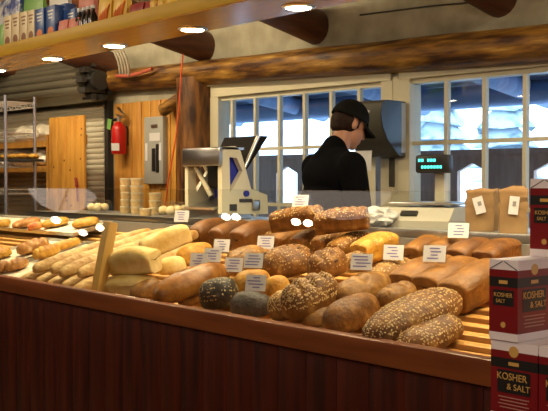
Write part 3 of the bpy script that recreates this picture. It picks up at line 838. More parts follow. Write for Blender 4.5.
# crumpled white bag on the ledge left of the scale
m = MB(); X = on_ledge(377, 3.04)
r = bmesh.ops.create_icosphere(m.b, subdivisions=4, radius=1)
for v in m.b.verts:
    n_ = mnoise.noise(v.co * 2.2) * 0.35 + mnoise.noise(v.co * 5) * 0.15
    v.co = v.co * (1 + n_); v.co = Vector((v.co.x * 0.085, v.co.y * 0.07, max(0, v.co.z * 0.05 + 0.035)))
bagm = mat('white_plastic_bag', (0.48, 0.48, 0.47), 0.35)
tag(m.build('plastic_bag', bagm, loc=(X, 3.04, LZ + 0.001), ang=25), 'crumpled white plastic bag on the ledge left of the scale', 'bag')
# kraft bags
kraft = mat('kraft_paper', (0.22, 0.125, 0.048), 0.8, (0.30, 0.18, 0.075), 8, bump=0.4, bscale=9)
def kraft_bag(px, Y, w, d, h, label, rz, sd):
    t = thing('paper_bag', (on_ledge(px, Y), Y, LZ + 0.001), label, 'bag', 'brown paper bags on the ledge', rotz=rz)
    m = MB(); n = 10; rn = random.Random(sd); rings = []
    per_ = [(-w/2, -d/2), (0, -d/2), (w/2, -d/2), (w/2 - 0.012, 0), (w/2, d/2), (0, d/2), (-w/2, d/2), (-w/2 + 0.012, 0)]
    for i in range(n + 1):
        f = i / n; z = h * f; ring = []
        for x, y in per_:
            k_ = 1 - 0.12 * f; wob = 0.006 * f
            ring.append(m.b.verts.new((x * (1 + 0.03 * f) + rn.uniform(-wob, wob), y * k_ + rn.uniform(-wob, wob), z + (rn.uniform(-.012, .010) if i == n else 0))))
        rings.append(ring)
    for A, B in zip(rings, rings[1:]):
        for k_ in range(8): m.b.faces.new((A[k_], A[(k_+1) % 8], B[(k_+1) % 8], B[k_]))
    m.b.faces.new(rings[0][::-1])
    o = m.build('bag', kraft, t, ang=30)
    so = o.modifiers.new('thickness', 'SOLIDIFY'); so.thickness = 0.0015
    c = MB().box((0.0, -d/2 - 0.004, h * 0.62), (w * 0.36, 0.0012, h * 0.40), Matrix.Rotation(R(6 if sd % 2 else -16), 4, 'Y')).build('sticker', paper, t, smooth=False)
    MB().box((0.002, -d/2 - 0.0054, h * 0.66), (w * 0.13, 0.001, h * 0.10), Matrix.Rotation(R(6 if sd % 2 else -16), 4, 'Y')).build('print', mat('faint_stamp', (0.25, 0.24, 0.24), 0.7), t, smooth=False)
    return t
kraft_bag(482, 3.09, 0.112, 0.075, 0.165, 'left brown paper bag with white sticker, on the ledge right of the scale', R(22), 2)
kraft_bag(513, 3.05, 0.100, 0.075, 0.170, 'right brown paper bag with white sticker, beside the red salt box', R(40), 5)

# ------------------------------------------------------------------ salt boxes
red = mat('salt_box_red', (0.19, 0.008, 0.012), 0.35)
boxw = mat('salt_box_white', (0.80, 0.74, 0.76), 0.4)
gold = mat('gold_print', (0.60, 0.36, 0.10), 0.4)
grey_pr = mat('faint_print', (0.42, 0.20, 0.16), 0.5)
BW, BD, BH = 0.113, 0.070, 0.164
def salt_box(loc, label, rot90=False):
    t = thing('salt_box', loc, label, 'box', 'boxes of kosher salt', rotz=R(90) if rot90 else 0)
    m = MB()
    def lay(z0, z1, mi): m.mi = mi; m.box((0, 0, (z0 + z1)/2), (BW, BD, z1 - z0))
    lay(0, 0.016, 1); lay(0.016, 0.109, 0); lay(0.109, 0.129, 2); lay(0.129, 0.144, 0); lay(0.144, BH, 1)
    m.build('carton', [red, boxw, black], t, smooth=False)
    # wide faces +-y, narrow faces +-x
    for a in (-1, 1):
        rz = 0 if a < 0 else math.pi
        MB().box((0, a * (BD/2 + 0.0004), 0.082), (BW * 0.70, 0.0008, 0.046)).build('label_panel', black, t, smooth=False)
        text_mesh('lettering', 'KOSHER', 0.0205, gold, t, (-0.004 * -a, a * (BD/2 + 0.0014), 0.092), (math.pi/2, 0, rz), sx=0.95)
        text_mesh('lettering', '& SALT', 0.018, gold, t, (0.012 * -a, a * (BD/2 + 0.0014), 0.072), (math.pi/2, 0, rz))
        MB().cyl((0, a * BD/2, 0.144), (0, a * (BD/2 + 0.001), 0.144), 0.0115, seg=20).build('seal', gold, t)
        MB().box((0, a * (BD/2 + 0.0006), 0.119), (BW * 0.22, 0.0008, 0.007)).build('crest', gold, t, smooth=False)
        m = MB()
        for k_ in range(4): m.box((0, a * (BD/2 + 0.0006), 0.050 - 0.007 * k_), (BW * (0.66 - 0.08 * (k_ % 2)), 0.0006, 0.0022))
        m.build('small_print', grey_pr, t, smooth=False)
        # narrow face
        MB().box((a * (BW/2 + 0.0004), 0, 0.087), (0.0008, BD * 0.72, 0.032)).build('label_panel', black, t, smooth=False)
        text_mesh('lettering', 'KOSHER', 0.0122, gold, t, (a * (BW/2 + 0.0014), 0, 0.0925), (math.pi/2, 0, R(90) * a))
        text_mesh('lettering', 'SALT', 0.0105, gold, t, (a * (BW/2 + 0.0014), 0.006, 0.080), (math.pi/2, 0, R(90) * a))
        MB().box((a * (BW/2 + 0.0006), 0, 0.119), (0.0008, BD * 0.3, 0.007)).build('crest', gold, t, smooth=False)
        MB().cyl((a * BW/2, 0, 0.032), (a * (BW/2 + 0.001), 0, 0.032), 0.006, seg=16).build('seal', gold, t)
        m = MB()
        for e in (-1, 1): m.box((a * (BW/2 + 0.0006), e * BD * 0.25, 0.153), (0.0008, 0.0016, BD * 0.5), Matrix.Rotation(R(62) * e, 4, 'X'))
        m.build('fold_line', darkgrey, t, smooth=False)
    return t
# nearest corner of the upper box
ZT = 1.205
cn = atZ(518, 260.5, ZT)
Z1 = ZT - BH - 0.001; Z0 = Z1 - BH - 0.001
salt_box((cn.x - BD/2, cn.y + BW/2, Z1), 'red kosher salt box turned end-on, middle layer of the stack by the case', True)
salt_box((cn.x - BD/2, cn.y + BW * 1.5 + 0.004, Z1), 'red kosher salt box in the middle layer, tight behind the end-on box', True)
ly = cn.y + 0.004
lx = atY(491, 345, ly).x
salt_box((lx + BW/2, ly + BD/2, Z0), 'red kosher salt box with wide label, lowest at left of the stack')
salt_box((lx + BW * 1.5 + 0.003, ly + BD/2, Z0), 'red kosher salt box with wide label, lowest at the right frame edge')
salt_box((lx + BW/2, ly + BD * 1.5 + 0.003, Z0), 'red kosher salt box in the lowest layer, behind the lowest left one')
salt_box((lx + BW * 1.5 + 0.003, ly + BD * 1.5 + 0.003, Z0), 'red kosher salt box in the lowest layer, behind the lowest right one')
for k_, wl_ in ((0, 'left'), (1, 'right')):
    salt_box((lx + BW * (0.5 + k_) + 0.003 * k_, ly + BD * 2.5 + 0.006, Z0), 'red kosher salt box in the lowest layer, third row back at the ' + wl_)
yt_ = cn.y + BW + 0.004
salt_box((atY(530, 245, yt_).x + BD/2, yt_ + BW/2, ZT), 'topmost red kosher salt box at the right frame edge', True)
tbx = thing('display_table', (lx + 0.3, ly + 0.10, 0), 'small dark wooden table carrying the salt boxes', 'table')
MB().box((0, -0.05, Z0 - 0.016), (0.66, 0.46, 0.028), None, 0.004).build('table_top', mahog, tbx)
for a in (-1, 1):
    for b_ in (-1, 1): MB().bx(a*0.28 - 0.02, a*0.28 + 0.02, -0.05 + b_*0.18 - 0.02, -0.05 + b_*0.18 + 0.02, 0, Z0 - 0.03).build('leg', mahog, tbx, smooth=False)

# ------------------------------------------------------------------ groceries on the shelf
SHT = SZ + 0.021
def shx(px, Y): return hit(px, 20, (0, Y, 0), (0, 1, 0)).x
def shz(px, py, Y): return hit(px, py, (0, Y, 0), (0, 1, 0)).z
crm = mat('cream_box', (0.74, 0.62, 0.40), 0.4); yel = mat('yellow_card', (0.78, 0.48, 0.05), 0.4)
blu = mat('blue_box', (0.03, 0.10, 0.34), 0.35); pnk = mat('pink_pack', (0.72, 0.24, 0.18), 0.45); org = mat('orange_print', (0.75, 0.20, 0.03), 0.5)
grn = mat('green_pack', (0.20, 0.45, 0.10), 0.4); brn = mat('brown_print', (0.25, 0.09, 0.03), 0.5); redp = mat('red_pack', (0.32, 0.02, 0.02), 0.4)
wht = mat('white_pack', (0.80, 0.80, 0.78), 0.4); cello = mat('blue_cellophane', (0.04, 0.08, 0.35), 0.15, (0.75, 0.82, 0.9), 14, bump=0.6, contrast=(0.45, 0.6))
def carton(x0, x1, py, Y, m, pic, label, grp, d=0.055, lab2=None):
    X0, X1 = shx(x0, Y), shx(x1, Y); zt = shz((x0 + x1)/2, py, Y); h = zt - SHT; w = X1 - X0
    t = thing('carton', ((X0 + X1)/2, Y + d/2, SHT), label, 'box', grp)
    mb = MB(); mb.box((0, 0, h/2), (w, d, h), None, 0.002); mb.build('box', m, t)
    pm = MB(); pm.sph((0, -d/2, h * 0.33), (w * 0.33, 0.0015, h * 0.12), 14); pm.build('picture', pic, t)
    tm = MB(); 
    for k_ in range(3): tm.box((0, -d/2 - 0.0006, h * (0.86 - 0.09 * k_)), (w * (0.62 - 0.12 * k_), 0.001, h * 0.04))
    tm.build('print', lab2 or brn, t, smooth=False)
    return t
YF = 2.325
carton(3.5, 11, 16, YF, crm, brn, 'cream cookie box leftmost of four on the overhead shelf', 'cream boxes on the shelf')
carton(11.6, 18.8, 13, YF, crm, brn, 'cream cookie box second of four on the overhead shelf', 'cream boxes on the shelf')
carton(20, 27, 11.5, YF, crm, brn, 'cream cookie box third of four on the overhead shelf', 'cream boxes on the shelf')
carton(27.4, 34.2, 10, YF, crm, brn, 'cream cookie box fourth, touching the blue boxes', 'cream boxes on the shelf')
carton(35, 43.6, 8.5, YF, blu, org, 'blue box leftmost of three on the overhead shelf', 'blue boxes on the shelf', lab2=wht)
carton(46, 55, 5.5, YF, blu, org, 'blue box middle of three on the overhead shelf', 'blue boxes on the shelf', lab2=wht)
carton(57.4, 66, 4, YF + 0.05, blu, org, 'blue box rightmost of three, behind the pink packs', 'blue boxes on the shelf', lab2=wht)
carton(66.5, 75, 9, YF + 0.05, blu, yel, 'short blue box behind the right pink pack', 'blue boxes on the shelf', lab2=wht)
carton(44, 46, 8, YF + 0.02, yel, yel, 'narrow yellow box between the blue boxes', 'yellow boxes on the shelf')
def packet(x0, x1, py, Y, m, label, grp, d=0.05, pic=None, nm='packet'):
    X0, X1 = shx(x0, Y), shx(x1, Y); h = shz((x0 + x1)/2, py, Y) - SHT; w = X1 - X0
    t = thing(nm, ((X0 + X1)/2, Y + d/2, SHT), label, 'packet', grp)
    mb = MB(); n_ = 8; rings = []
    for i in range(n_ + 1):
        f = i / n_; k_ = 0.25 + 0.75 * math.sin(math.pi * min(0.96, max(0.2, f * 0.9 + 0.1))) ** 0.6
        if i == 0: k_ = 0.85
        ring = [mb.b.verts.new((a * w/2 * (1 if f > 0.9 or f < 0.1 else 0.95), b_ * d/2 * k_, h * f)) for a, b_ in ((-1, -.6), (-.5, -1), (.5, -1), (1, -.6), (1, .6), (.5, 1), (-.5, 1), (-1, .6))]
        rings.append(ring)
    for A, B in zip(rings, rings[1:]):
        for k_ in range(8): mb.b.faces.new((A[k_], A[(k_+1) % 8], B[(k_+1) % 8], B[k_]))
    mb.b.faces.new(rings[0][::-1]); mb.b.faces.new(rings[-1]); mb.build('pouch', m, t, ang=50)
    if pic:
        pm = MB()
        for k_ in range(4):
            x = (-0.25 + 0.17 * k_) * w
            pm.tube([(x - 0.004, -d/2 - 0.001, h * 0.18), (x + 0.006, -d/2 - 0.001, h * (0.40 + 0.05 * k_)), (x + 0.02, -d/2 + 0.006, h * (0.62 + 0.04 * k_))], 0.006, 6, rads=[0.005, 0.007, 0.002])
        pm.build('picture', pic, t)
    return t
packet(56, 65.5, 20, YF, pnk, 'left low pink packet in front of the blue boxes', 'pink packets on the shelf')
packet(66, 76, 18, YF, pnk, 'right low pink packet beside the dark bottles', 'pink packets on the shelf')
packet(96, 109.5, -4, YF, yel, 'left yellow packet with orange carrots printed on it', 'yellow packets on the shelf', pic=org)
packet(111, 125, -8, YF, yel, 'right yellow packet with orange carrots printed on it', 'yellow packets on the shelf', pic=org)
packet(-3, 3.2, 24, YF, grn, 'green packet at the left frame edge of the overhead shelf', 'packets on the shelf')
packet(127, 141, 3, YF, redp, 'dark red packet right of the carrot packets', 'packets on the shelf')
packet(142, 156, 0, YF, redp, 'low red packet next to the golden jars', 'packets on the shelf')
packet(20, 41, -6, YF + 0.13, grn, 'green pouch lying behind the cream boxes', 'packets on the shelf')
packet(46.5, 66, -8, YF + 0.13, wht, 'white pouch behind the blue boxes', 'packets on the shelf')
packet(-4, 17, -2, YF + 0.10, cello, 'shiny blue and white cellophane gift bag behind the cream boxes', 'packets on the shelf', d=0.07)
packet(76, 92, -10, YF + 0.13, pnk, 'tall pink and orange pouch behind the dark bottles', 'packets on the shelf')
bp_ = None
for i, px in enumerate((79.5, 84, 88.5, 93.2)):
    X = shx(px, YF + 0.03); h = shz(px, 6.5, YF) - SHT
    lab = ['leftmost', 'second from left', 'third from left', 'rightmost'][i] + ' of four small dark bottles on the overhead shelf'
    if bp_ is None:
        bp_ = thing('bottle', (X, YF + 0.03, SHT), lab, 'bottle', 'small dark bottles on the shelf')
        MB().lathe([(0.021, 0), (0.022, 0.01), (0.022, h * 0.62), (0.009, h * 0.8), (0.009, h * 0.92)]).build('body', mat('dark_glass', (0.015, 0.01, 0.01), 0.12), bp_)
        MB().lathe([(0.0105, h * 0.9), (0.0105, h), (0.008, h)]).build('cap', wht, bp_)
        MB().bx(-0.007, 0.007, -0.0232, -0.021, h * 0.2, h * 0.55).build('bottle_label', mat('lilac_label', (0.45, 0.42, 0.55), 0.5), bp_, smooth=False)
    else:
        b2 = copy_tree(bp_); b2.location = (X, YF + 0.03, SHT); b2['label'] = lab
jar0 = None
for i, px in enumerate((159, 167, 175)):
    X = shx(px, YF + 0.04); lab = ['left', 'middle', 'right'][i] + ' golden preserve jar at the visible end of the overhead shelf'
    if jar0 is None:
        jar0 = thing('jar', (X, YF + 0.04, SHT), lab, 'jar', 'golden jars on the shelf')
        MB().lathe([(0.036, 0), (0.04, 0.008), (0.04, 0.075), (0.034, 0.085)]).build('body', yel, jar0)
        MB().lathe([(0.037, 0.085), (0.037, 0.1), (0.03, 0.102)]).build('lid', gold, jar0)
    else:
        j = copy_tree(jar0); j.location = (X, YF + 0.04, SHT); j['label'] = lab

# ------------------------------------------------------------------ wall fittings
# fire extinguisher
ered = mat('extinguisher_red', (0.50, 0.012, 0.01), 0.3)
s, z0 = wp(119, 154, 0.1); _, z1 = wp(119, 123, 0.1)
t = thing('fire_extinguisher', wloc(s, 0.10, z0), 'red fire extinguisher hanging on the pine boards beside the shutter', 'fire extinguisher', rotz=WA)
hh = z1 - z0; r = 0.062
MB().lathe([(r * 0.9, 0), (r, 0.015), (r, hh * 0.78), (r * 0.85, hh * 0.9), (0.03, hh), (0.02, hh + 0.01)]).build('cylinder', ered, t)
m = MB(); m.cyl((0, 0, hh), (0, 0, hh + 0.05), 0.02); m.box((0.02, 0, hh + 0.055), (0.10, 0.02, 0.015), Matrix.Rotation(R(15), 4, 'Y')); m.box((0.03, 0, hh + 0.095), (0.11, 0.02, 0.012), Matrix.Rotation(R(35), 4, 'Y'))
m.build('valve', steel, t)
m = MB(); m.tube([(-0.02, -0.01, hh + 0.03), (-0.07, -0.02, hh + 0.02), (-0.10, -0.02, hh - 0.05), (-0.095, -0.02, hh - 0.16), (-0.08, -0.02, hh - 0.2)], 0.012); m.build('hose', black, t)
MB().box((r * 0.45, -r * 0.9, hh * 0.22), (0.07, 0.006, 0.06), Matrix.Rotation(R(27), 4, 'Z')).build('label_plate', paper, t, smooth=False)
MB().box((-0.05, -0.06, hh - 0.01), (0.05, 0.003, 0.085), Matrix.Rotation(R(12), 4, 'Y')).build('inspection_tag', grn, t, smooth=False)
MB().bx(-0.03, 0.03, r - 0.01, 0.076, hh * 0.3, hh * 0.9).build('wall_bracket', darkgrey, t, smooth=False)
# electrical panel
pgrey = mat('panel_grey', (0.36, 0.36, 0.33), 0.45)
a, zb = wp(148, 184, 0.03); b2, _ = wp(167, 184, 0.03); _, zt2 = wp(157, 117, 0.03)
t = thing('electrical_panel', wloc((a + b2)/2, 0.026, zb), 'grey electrical breaker panel on the pine boards left of the log post', 'electrical panel', rotz=WA)
w, h = b2 - a, zt2 - zb
MB().box((0, -0.02, h/2), (w, 0.05, h), None, 0.006).build('panel_cover', pgrey, t)
m = MB(); m.box((0.01, -0.047, h * 0.36), (w * 0.16, 0.012, h * 0.34)); m.box((w * 0.24, -0.047, h * 0.38), (w * 0.13, 0.012, h * 0.42)); m.build('breakers', black, t, smooth=False)
MB().box((0.02, -0.046, h * 0.70), (w * 0.55, 0.003, h * 0.12)).build('panel_label', paper, t, smooth=False)
MB().box((0.02, -0.048, h * 0.86), (w * 0.3, 0.01, h * 0.05)).build('latch', steel, t)
m = MB()
for e in (-1, 1): m.box((e * w * 0.36 , -0.046, h * 0.48), (w * 0.12, 0.002, h * 0.26))
m.build('circuit_list', paper, t, smooth=False)
# red extension cord hanging from the log
m = MB(); cordm = mat('red_cord', (0.75, 0.10, 0.02), 0.4)
cp = [(183, 52), (181, 75), (179.5, 100), (177, 130), (172, 160), (168, 182), (166, 200), (163, 215)]
pts = []
for i, (x, y) in enumerate(cp):
    s, z = wp(x, y, 0.22); pts.append(wloc(s, 0.22, z))
m.tube(pts, 0.0055, 8)
tag(m.build('extension_cord', cordm), 'red extension cord hanging down in front of the log post', 'cord')
# grey cable bundle by the shelf and thin cables along the log
m = MB(); cabm = mat('grey_cable', (0.42, 0.38, 0.30), 0.4)
for k_ in range(4):
    pts = []
    for f in [i / 10 for i in range(11)]:
        x = 108 + 5 * k_ + 12 * math.sin(f * 1.7); y = 40 + f * 36
        s, z = wp(x, y, 0.25 - 0.1 * f); pts.append(wloc(s, 0.25 - 0.1 * f + 0.02 * k_, z))
    m.tube(pts, 0.010, 8)
tag(m.build('cable_bundle', cabm), 'bundle of grey cables looping down to the left end of the log beam', 'cable')
m = MB(); pts = []
for x, y in ((116, 76), (128, 76), (140, 73), (152, 69)):
    s, z = wp(x, y, 0.2); pts.append(wloc(s, 0.2, z))
m.tube(pts, 0.014, 8); tag(m.build('red_cable', mat('faded_red_cable', (0.45, 0.10, 0.06), 0.5)), 'faded red cable lying along the left end of the log beam', 'cable')
m = MB(); pts = []
for x, y in ((360, 15), (430, 6), (500, 0), (560, -8)):
    s, z = wp(x, y, 0.01); pts.append(wloc(s, 0.01, z))
m.tube(pts, 0.005, 6); tag(m.build('thin_cable', darkgrey), 'thin dark cable stapled across the plaster above the log beam', 'cable')
# towel dispenser ------------------------------------------------------------
smoke = mat('smoky_plastic', (0.02, 0.02, 0.018), 0.32)
greyp = mat('warm_grey_plastic', (0.085, 0.08, 0.062), 0.5, spec=0.25)
sR, zR = wp(409, 105); sL = sR - 0.30
zt3 = wp(400, 101, 0.1)[1]; zb3 = wp(400, 156, 0.1)[1]
t = thing('towel_dispenser', wloc((sL + sR)/2, 0.036, zb3), 'smoky grey paper towel dispenser on the white post between the windows', 'towel dispenser', rotz=WA)
H3 = zt3 - zb3
prof = [(0, 0), (0, H3), (-0.20, H3), (-0.235, H3 - 0.02), (-0.245, H3 * 0.75), (-0.23, H3 * 0.52), (-0.185, H3 * 0.30), (-0.11, H3 * 0.10), (-0.06, 0)]
m = MB(); m.prism(prof, 'x', -0.15, 0.15)
m.build('housing', greyp, t, ang=45)
m = MB(); m.prism([(p_[0], p_[1]) for p_ in prof[2:]] + [(-0.05, 0.0), (-0.05, H3)], 'x', 0.151, 0.158)
m.build('side_window', smoke, t, ang=45)
m = MB(); m.bx(0.15, 0.156, -0.045, -0.002, 0.02, H3 - 0.01); m.build('side_plate', white, t, smooth=False)
MB().bx(0.03, 0.07, -0.246, -0.238, H3 * 0.78, H3 * 0.82).build('badge', steel, t, smooth=False)
m = MB(); m.prism([(-0.125, -0.09), (-0.122, -0.09), (-0.105, 0.12), (-0.108, 0.12)], 'x', -0.155, -0.02)
m.build('paper_towel', paper, t, smooth=False)
# thin dark slot strip on the post
sx_, zx0 = wp(391, 187, 0.03); zx1 = wp(391, 158, 0.03)[1]
tag(MB().bx(-0.022, 0.022, -0.012, 0.012, 0, zx1 - zx0, 0.003).build('wall_strip', greyp, loc=wloc(sx_, 0.014, zx0), rotz=WA), 'narrow grey vertical strip on the post below the towel dispenser', 'strip')
# cream casing board covering the post between the windows
pb_ = MB(); wbx(pb_, w1s1 + 0.06, w2s0 - 0.06, 0, 0.02, 0.9, ztop + 0.02); struct(pb_.build('trim_10', cream, rotz=WA, smooth=False))
pb_ = MB(); wbx(pb_, wp(362, 140)[0], sL + 0.06, 0.026, 0.034, zsill, zb3 + 0.12); wbx(pb_, sL + 0.05, sR + 0.01, 0.021, 0.0245, zsill + 0.02, zb3 + 0.02) if False else None; struct(pb_.build('trim_11', cream, rotz=WA, smooth=False))

# ------------------------------------------------------------------ left background furniture
def WPd(x, y, d): s, z = wp(x, y, d); return s, z
# tall pine board panel
D1 = 0.50
a, zt4 = wp(49, 118, D1); b2, _ = wp(84, 118, D1)
t = thing('pine_screen', wloc((a + b2)/2, D1, 0), 'tall knotty pine board panel standing in front of the rolling shutter', 'panel', rotz=WA)
w = b2 - a
m = MB()
for k_ in range(4): m.box((-w/2 + w/4 * (k_ + 0.5), 0.01, zt4/2), (w/4 - 0.005, 0.025, zt4), None, 0.004)
m.build('front_boards', pine_dk, t)
m = MB(); rk = random.Random(11)
for k_ in range(26):
    kx = -w/2 + 0.03 + rk.random() * (w - 0.06); kz = 0.2 + rk.random() * (zt4 - 0.3)
    m.sph((kx, -0.0025, kz), (0.011, 0.0012, 0.009), 12)
m.build('knots', mat('pine_knot', (0.14, 0.045, 0.008), 0.5), t)
for zz in (0.3, 1.0, 1.7): MB().bx(-w/2 + 0.02, w/2 - 0.02, 0.0235, 0.045, zz - 0.04, zz + 0.04).build('batten', pine, t, smooth=False)
m = MB()
sa, za = wp(75.5, 178, D1 + 0.02); _, zb4 = wp(78, 194, D1 + 0.02)
m.cyl((sa - (a + b2)/2, -0.02, za), (sa - (a + b2)/2 + 0.02, -0.02, zb4 + 0.06), 0.012, 0.01); m.cyl((sa - (a + b2)/2 + 0.02, -0.02, zb4 + 0.06), (sa - (a + b2)/2 + 0.025, -0.02, zb4 - 0.06), 0.007)
o = m.build('marker_pen', mat('pen_red', (0.25, 0.01, 0.02), 0.4)); mw = wloc((a + b2)/2, D1, 0); o.location = mw; o.rotation_euler = (0, 0, WA)
tag(o, 'dark red marker pen hanging on the knotty pine panel', 'pen')
# wire rack
D2 = 0.92
t = None
RD = 0.13
sR_, zt5 = wp(34.5, 97, D2 - 2 * RD)
W5 = 1.1
t = thing('wire_rack', wloc(sR_ - W5/2, D2 - RD, 0), 'chrome wire shelving rack with posts at the left frame edge', 'rack', rotz=WA)
for e in (-1, 1):
    for q in (-1, 1): MB().cyl((e * W5/2, q * RD, 0), (e * W5/2, q * RD, zt5), 0.0125, seg=12).build('post', mat('blue_grey_chrome', (0.45, 0.47, 0.60), 0.3, metal=0.8), t)
LV = [wp(20, y, D2)[1] for y in (102, 133.5, 164, 192)] + [0.35]
for z in LV:
    m = MB()
    for q in (-1, 1):
        for dz in (-0.018, 0.018): m.cyl((-W5/2, q * RD, z + dz), (W5/2, q * RD, z + dz), 0.004, seg=6)
        n_ = 24
        for k_ in range(n_):
            x = -W5/2 + W5 * k_ / n_
            m.cyl((x, q * RD, z + (0.018 if k_ % 2 else -0.018)), (x + W5 / n_, q * RD, z + (-0.018 if k_ % 2 else 0.018)), 0.003, seg=6)
    for k_ in range(37): x = -W5/2 + W5 * k_ / 36; m.cyl((x, -RD, z + 0.018), (x, RD, z + 0.018), 0.0025, seg=6)
    for e in (-1, 1):
        for dz in (-0.018, 0.018): m.cyl((e*W5/2, -RD, z + dz), (e*W5/2, RD, z + dz), 0.004, seg=6)
    m.build('wire_shelf', chrome, t)
rack = t
sp, _ = wp(5, 160, D2)
t2 = thing('serving_tray', wloc(sp, D2 - RD, LV[2] + 0.021), 'dark tray of yellow buns on the wire rack', 'tray', rotz=WA)
MB().box((0, 0, 0.012), (0.36, 0.22, 0.02), None, 0.004).build('tray', darkgrey, t2)
m = MB()
for k_ in range(6): m.sph((-0.12 + 0.12 * (k_ % 3), -0.05 + 0.10 * (k_ // 3), 0.042), (0.055, 0.045, 0.024), 14)
m.build('buns', golden, t2)
# pine shelf unit behind with plastic-wrapped bread
D3 = 0.45
e1, _ = wp(47, 150, D3)
t = thing('pine_shelf_unit', wloc(e1 - 0.7, D3 - 0.15, 0), 'low-lit pine shelf unit with plastic-wrapped bread behind the wire rack', 'shelf', rotz=WA)
zA, zB = wp(40, 141, D3)[1], wp(40, 166, D3)[1]
for z in (zA, zB, 0.5): MB().bx(-0.685, 0.685, -0.15, 0.15, z - 0.05, z).build('shelf_board', pine, t, smooth=False)
for e in (-1, 1): MB().bx(e*0.7 - 0.015, e*0.7 + 0.015, -0.15, 0.15, 0, zA + 0.05).build('side_panel', pine, t, smooth=False)
wrap = mat('plastic_wrap', (0.55, 0.50, 0.40), 0.2, (0.75, 0.70, 0.58), 8, bump=0.8, bscale=10)
for i, (px, zz, lb) in enumerate([(30, zA, 'plastic-wrapped bread bag on the upper pine shelf, right'), (14, zA, 'plastic-wrapped bread bag on the upper pine shelf, left'), (32, zB, 'long plastic-wrapped bread bag on the lower pine shelf, right'), (10, zB, 'plastic-wrapped bread bag on the lower pine shelf, left')]):
    sp, _ = wp(px, 150, D3)
    m = MB(); bmesh.ops.create_icosphere(m.b, subdivisions=4, radius=1)
    for v in m.b.verts:
        n_ = mnoise.noise(v.co * 2 + Vector((i, 0, 0))) * 0.25; v.co = v.co * (1 + n_); v.co = Vector((v.co.x * 0.17, v.co.y * 0.13, max(0, (v.co.z + 0.8) * 0.085)))
    tag(m.build('bread_bag', wrap, loc=wloc(sp, D3 - 0.15, zz + 0.001), rotz=WA), lb, 'bag', 'wrapped bread on the pine shelves')

# ------------------------------------------------------------------ worker
def remesh(mb, name, m, parent, voxel, smooth=6):
    o = mb.build(name, m, parent)
    md = o.modifiers.new('r', 'REMESH'); md.mode = 'VOXEL'; md.voxel_size = voxel; md.use_smooth_shade = True
    sm = o.modifiers.new('s', 'SMOOTH'); sm.factor = 0.5; sm.iterations = smooth
    bpy.context.view_layer.update()
    me = bpy.data.meshes.new_from_object(o.evaluated_get(bpy.context.evaluated_depsgraph_get()))
    o.modifiers.clear(); o.data = me; me.name = name
    me.polygons.foreach_set('use_smooth', [True] * len(me.polygons))
    if not me.materials: me.materials.append(m)
    return o
skin = mat('skin', (0.50, 0.24, 0.14), 0.5)
blackcloth = mat('black_shirt', (0.004, 0.004, 0.005), 0.95, bump=0.2, bscale=18, spec=0.08)
capm = mat('black_cap', (0.008, 0.008, 0.007), 0.9, spec=0.12)
hairm = mat('dark_brown_hair', (0.014, 0.006, 0.003), 0.7, (0.03, 0.012, 0.006), 60, spec=0.2)
trous = mat('dark_trousers', (0.012, 0.013, 0.018), 0.85)
PD = 5.5
hc = ORG + ray(349, 124) * PD
face_yaw = YAW + R(26)      # local +x = facing
# head centre in local coordinates is (0.10, 0, 1.655)
HX, HZ = 0.10, 1.63
rt = Matrix.Rotation(face_yaw, 3, 'Z')
base = hc - rt @ Vector((HX, 0, 0)); base.z = 0
# worker height fit
KS = hc.z / HZ
wk = thing('person', base, 'person in a black long-sleeved shirt and black cap looking down, standing behind the counter', 'person', rotz=face_yaw)
wk.scale = (KS, KS, KS)
HT = R(24)       # head bowed
HM = Matrix.Translation((HX, 0, HZ)) @ Matrix.Rotation(HT, 4, 'Y')
b_ = MB()
Hq = lambda x, y, z: HM @ Vector((x, y, z))
b_.sph(Hq(-0.008, 0, 0.03), (0.098, 0.077, 0.098), 28, Matrix.Rotation(HT, 4, 'Y'))
b_.sph(Hq(0.028, 0, -0.045), (0.068, 0.060, 0.082), 24, Matrix.Rotation(HT, 4, 'Y'))
b_.sph(Hq(0.065, 0, -0.105), (0.025, 0.028, 0.022), 16)
b_.caps([Hq(0.088, 0, 0.005), Hq(0.108, 0, -0.035)], [0.010, 0.014], 12)
b_.sph(Hq(0.090, 0, -0.068), (0.012, 0.024, 0.006), 12); b_.sph(Hq(0.088, 0, -0.078), (0.012, 0.020, 0.007), 12)
b_.sph(Hq(0.080, 0, 0.020), (0.016, 0.052, 0.010), 14)
for e in (-1, 1):
    b_.sph(Hq(-0.008, e * 0.078, -0.012), (0.019, 0.008, 0.032), 14, Matrix.Rotation(HT, 4, 'Y'))
    b_.sph(Hq(0.062, e * 0.034, -0.035), (0.026, 0.020, 0.022), 14)
b_.caps([(0.005, 0, 1.44), (0.04, 0, 1.52), Hq(-0.02, 0, -0.05)], [0.072, 0.056, 0.054], 18)
TOR = [(-0.02, 0, 0.92), (-0.035, 0, 1.05), (-0.035, 0, 1.2), (-0.02, 0, 1.34), (-0.005, 0, 1.42)]
def torso(mb, inf):
    for (x, y, z), (rx, ry, rz) in zip(TOR, ((0.125, 0.165, 0.12), (0.125, 0.16, 0.12), (0.135, 0.175, 0.13), (0.13, 0.185, 0.12), (0.09, 0.16, 0.075))):
        mb.sph((x, y, z), (rx + inf, ry + inf, rz + inf), 24)
ARM = {-1: [(-0.005, -0.20, 1.395), (0.03, -0.245, 1.12), (0.25, -0.17, 1.055)], 1: [(-0.005, 0.20, 1.395), (0.04, 0.245, 1.12), (0.25, 0.15, 1.06)]}
LEG = {e: [(-0.02, e * 0.09, 0.90), (0.01, e * 0.10, 0.48), (-0.03, e * 0.10, 0.085)] for e in (-1, 1)}
torso(b_, 0.0)
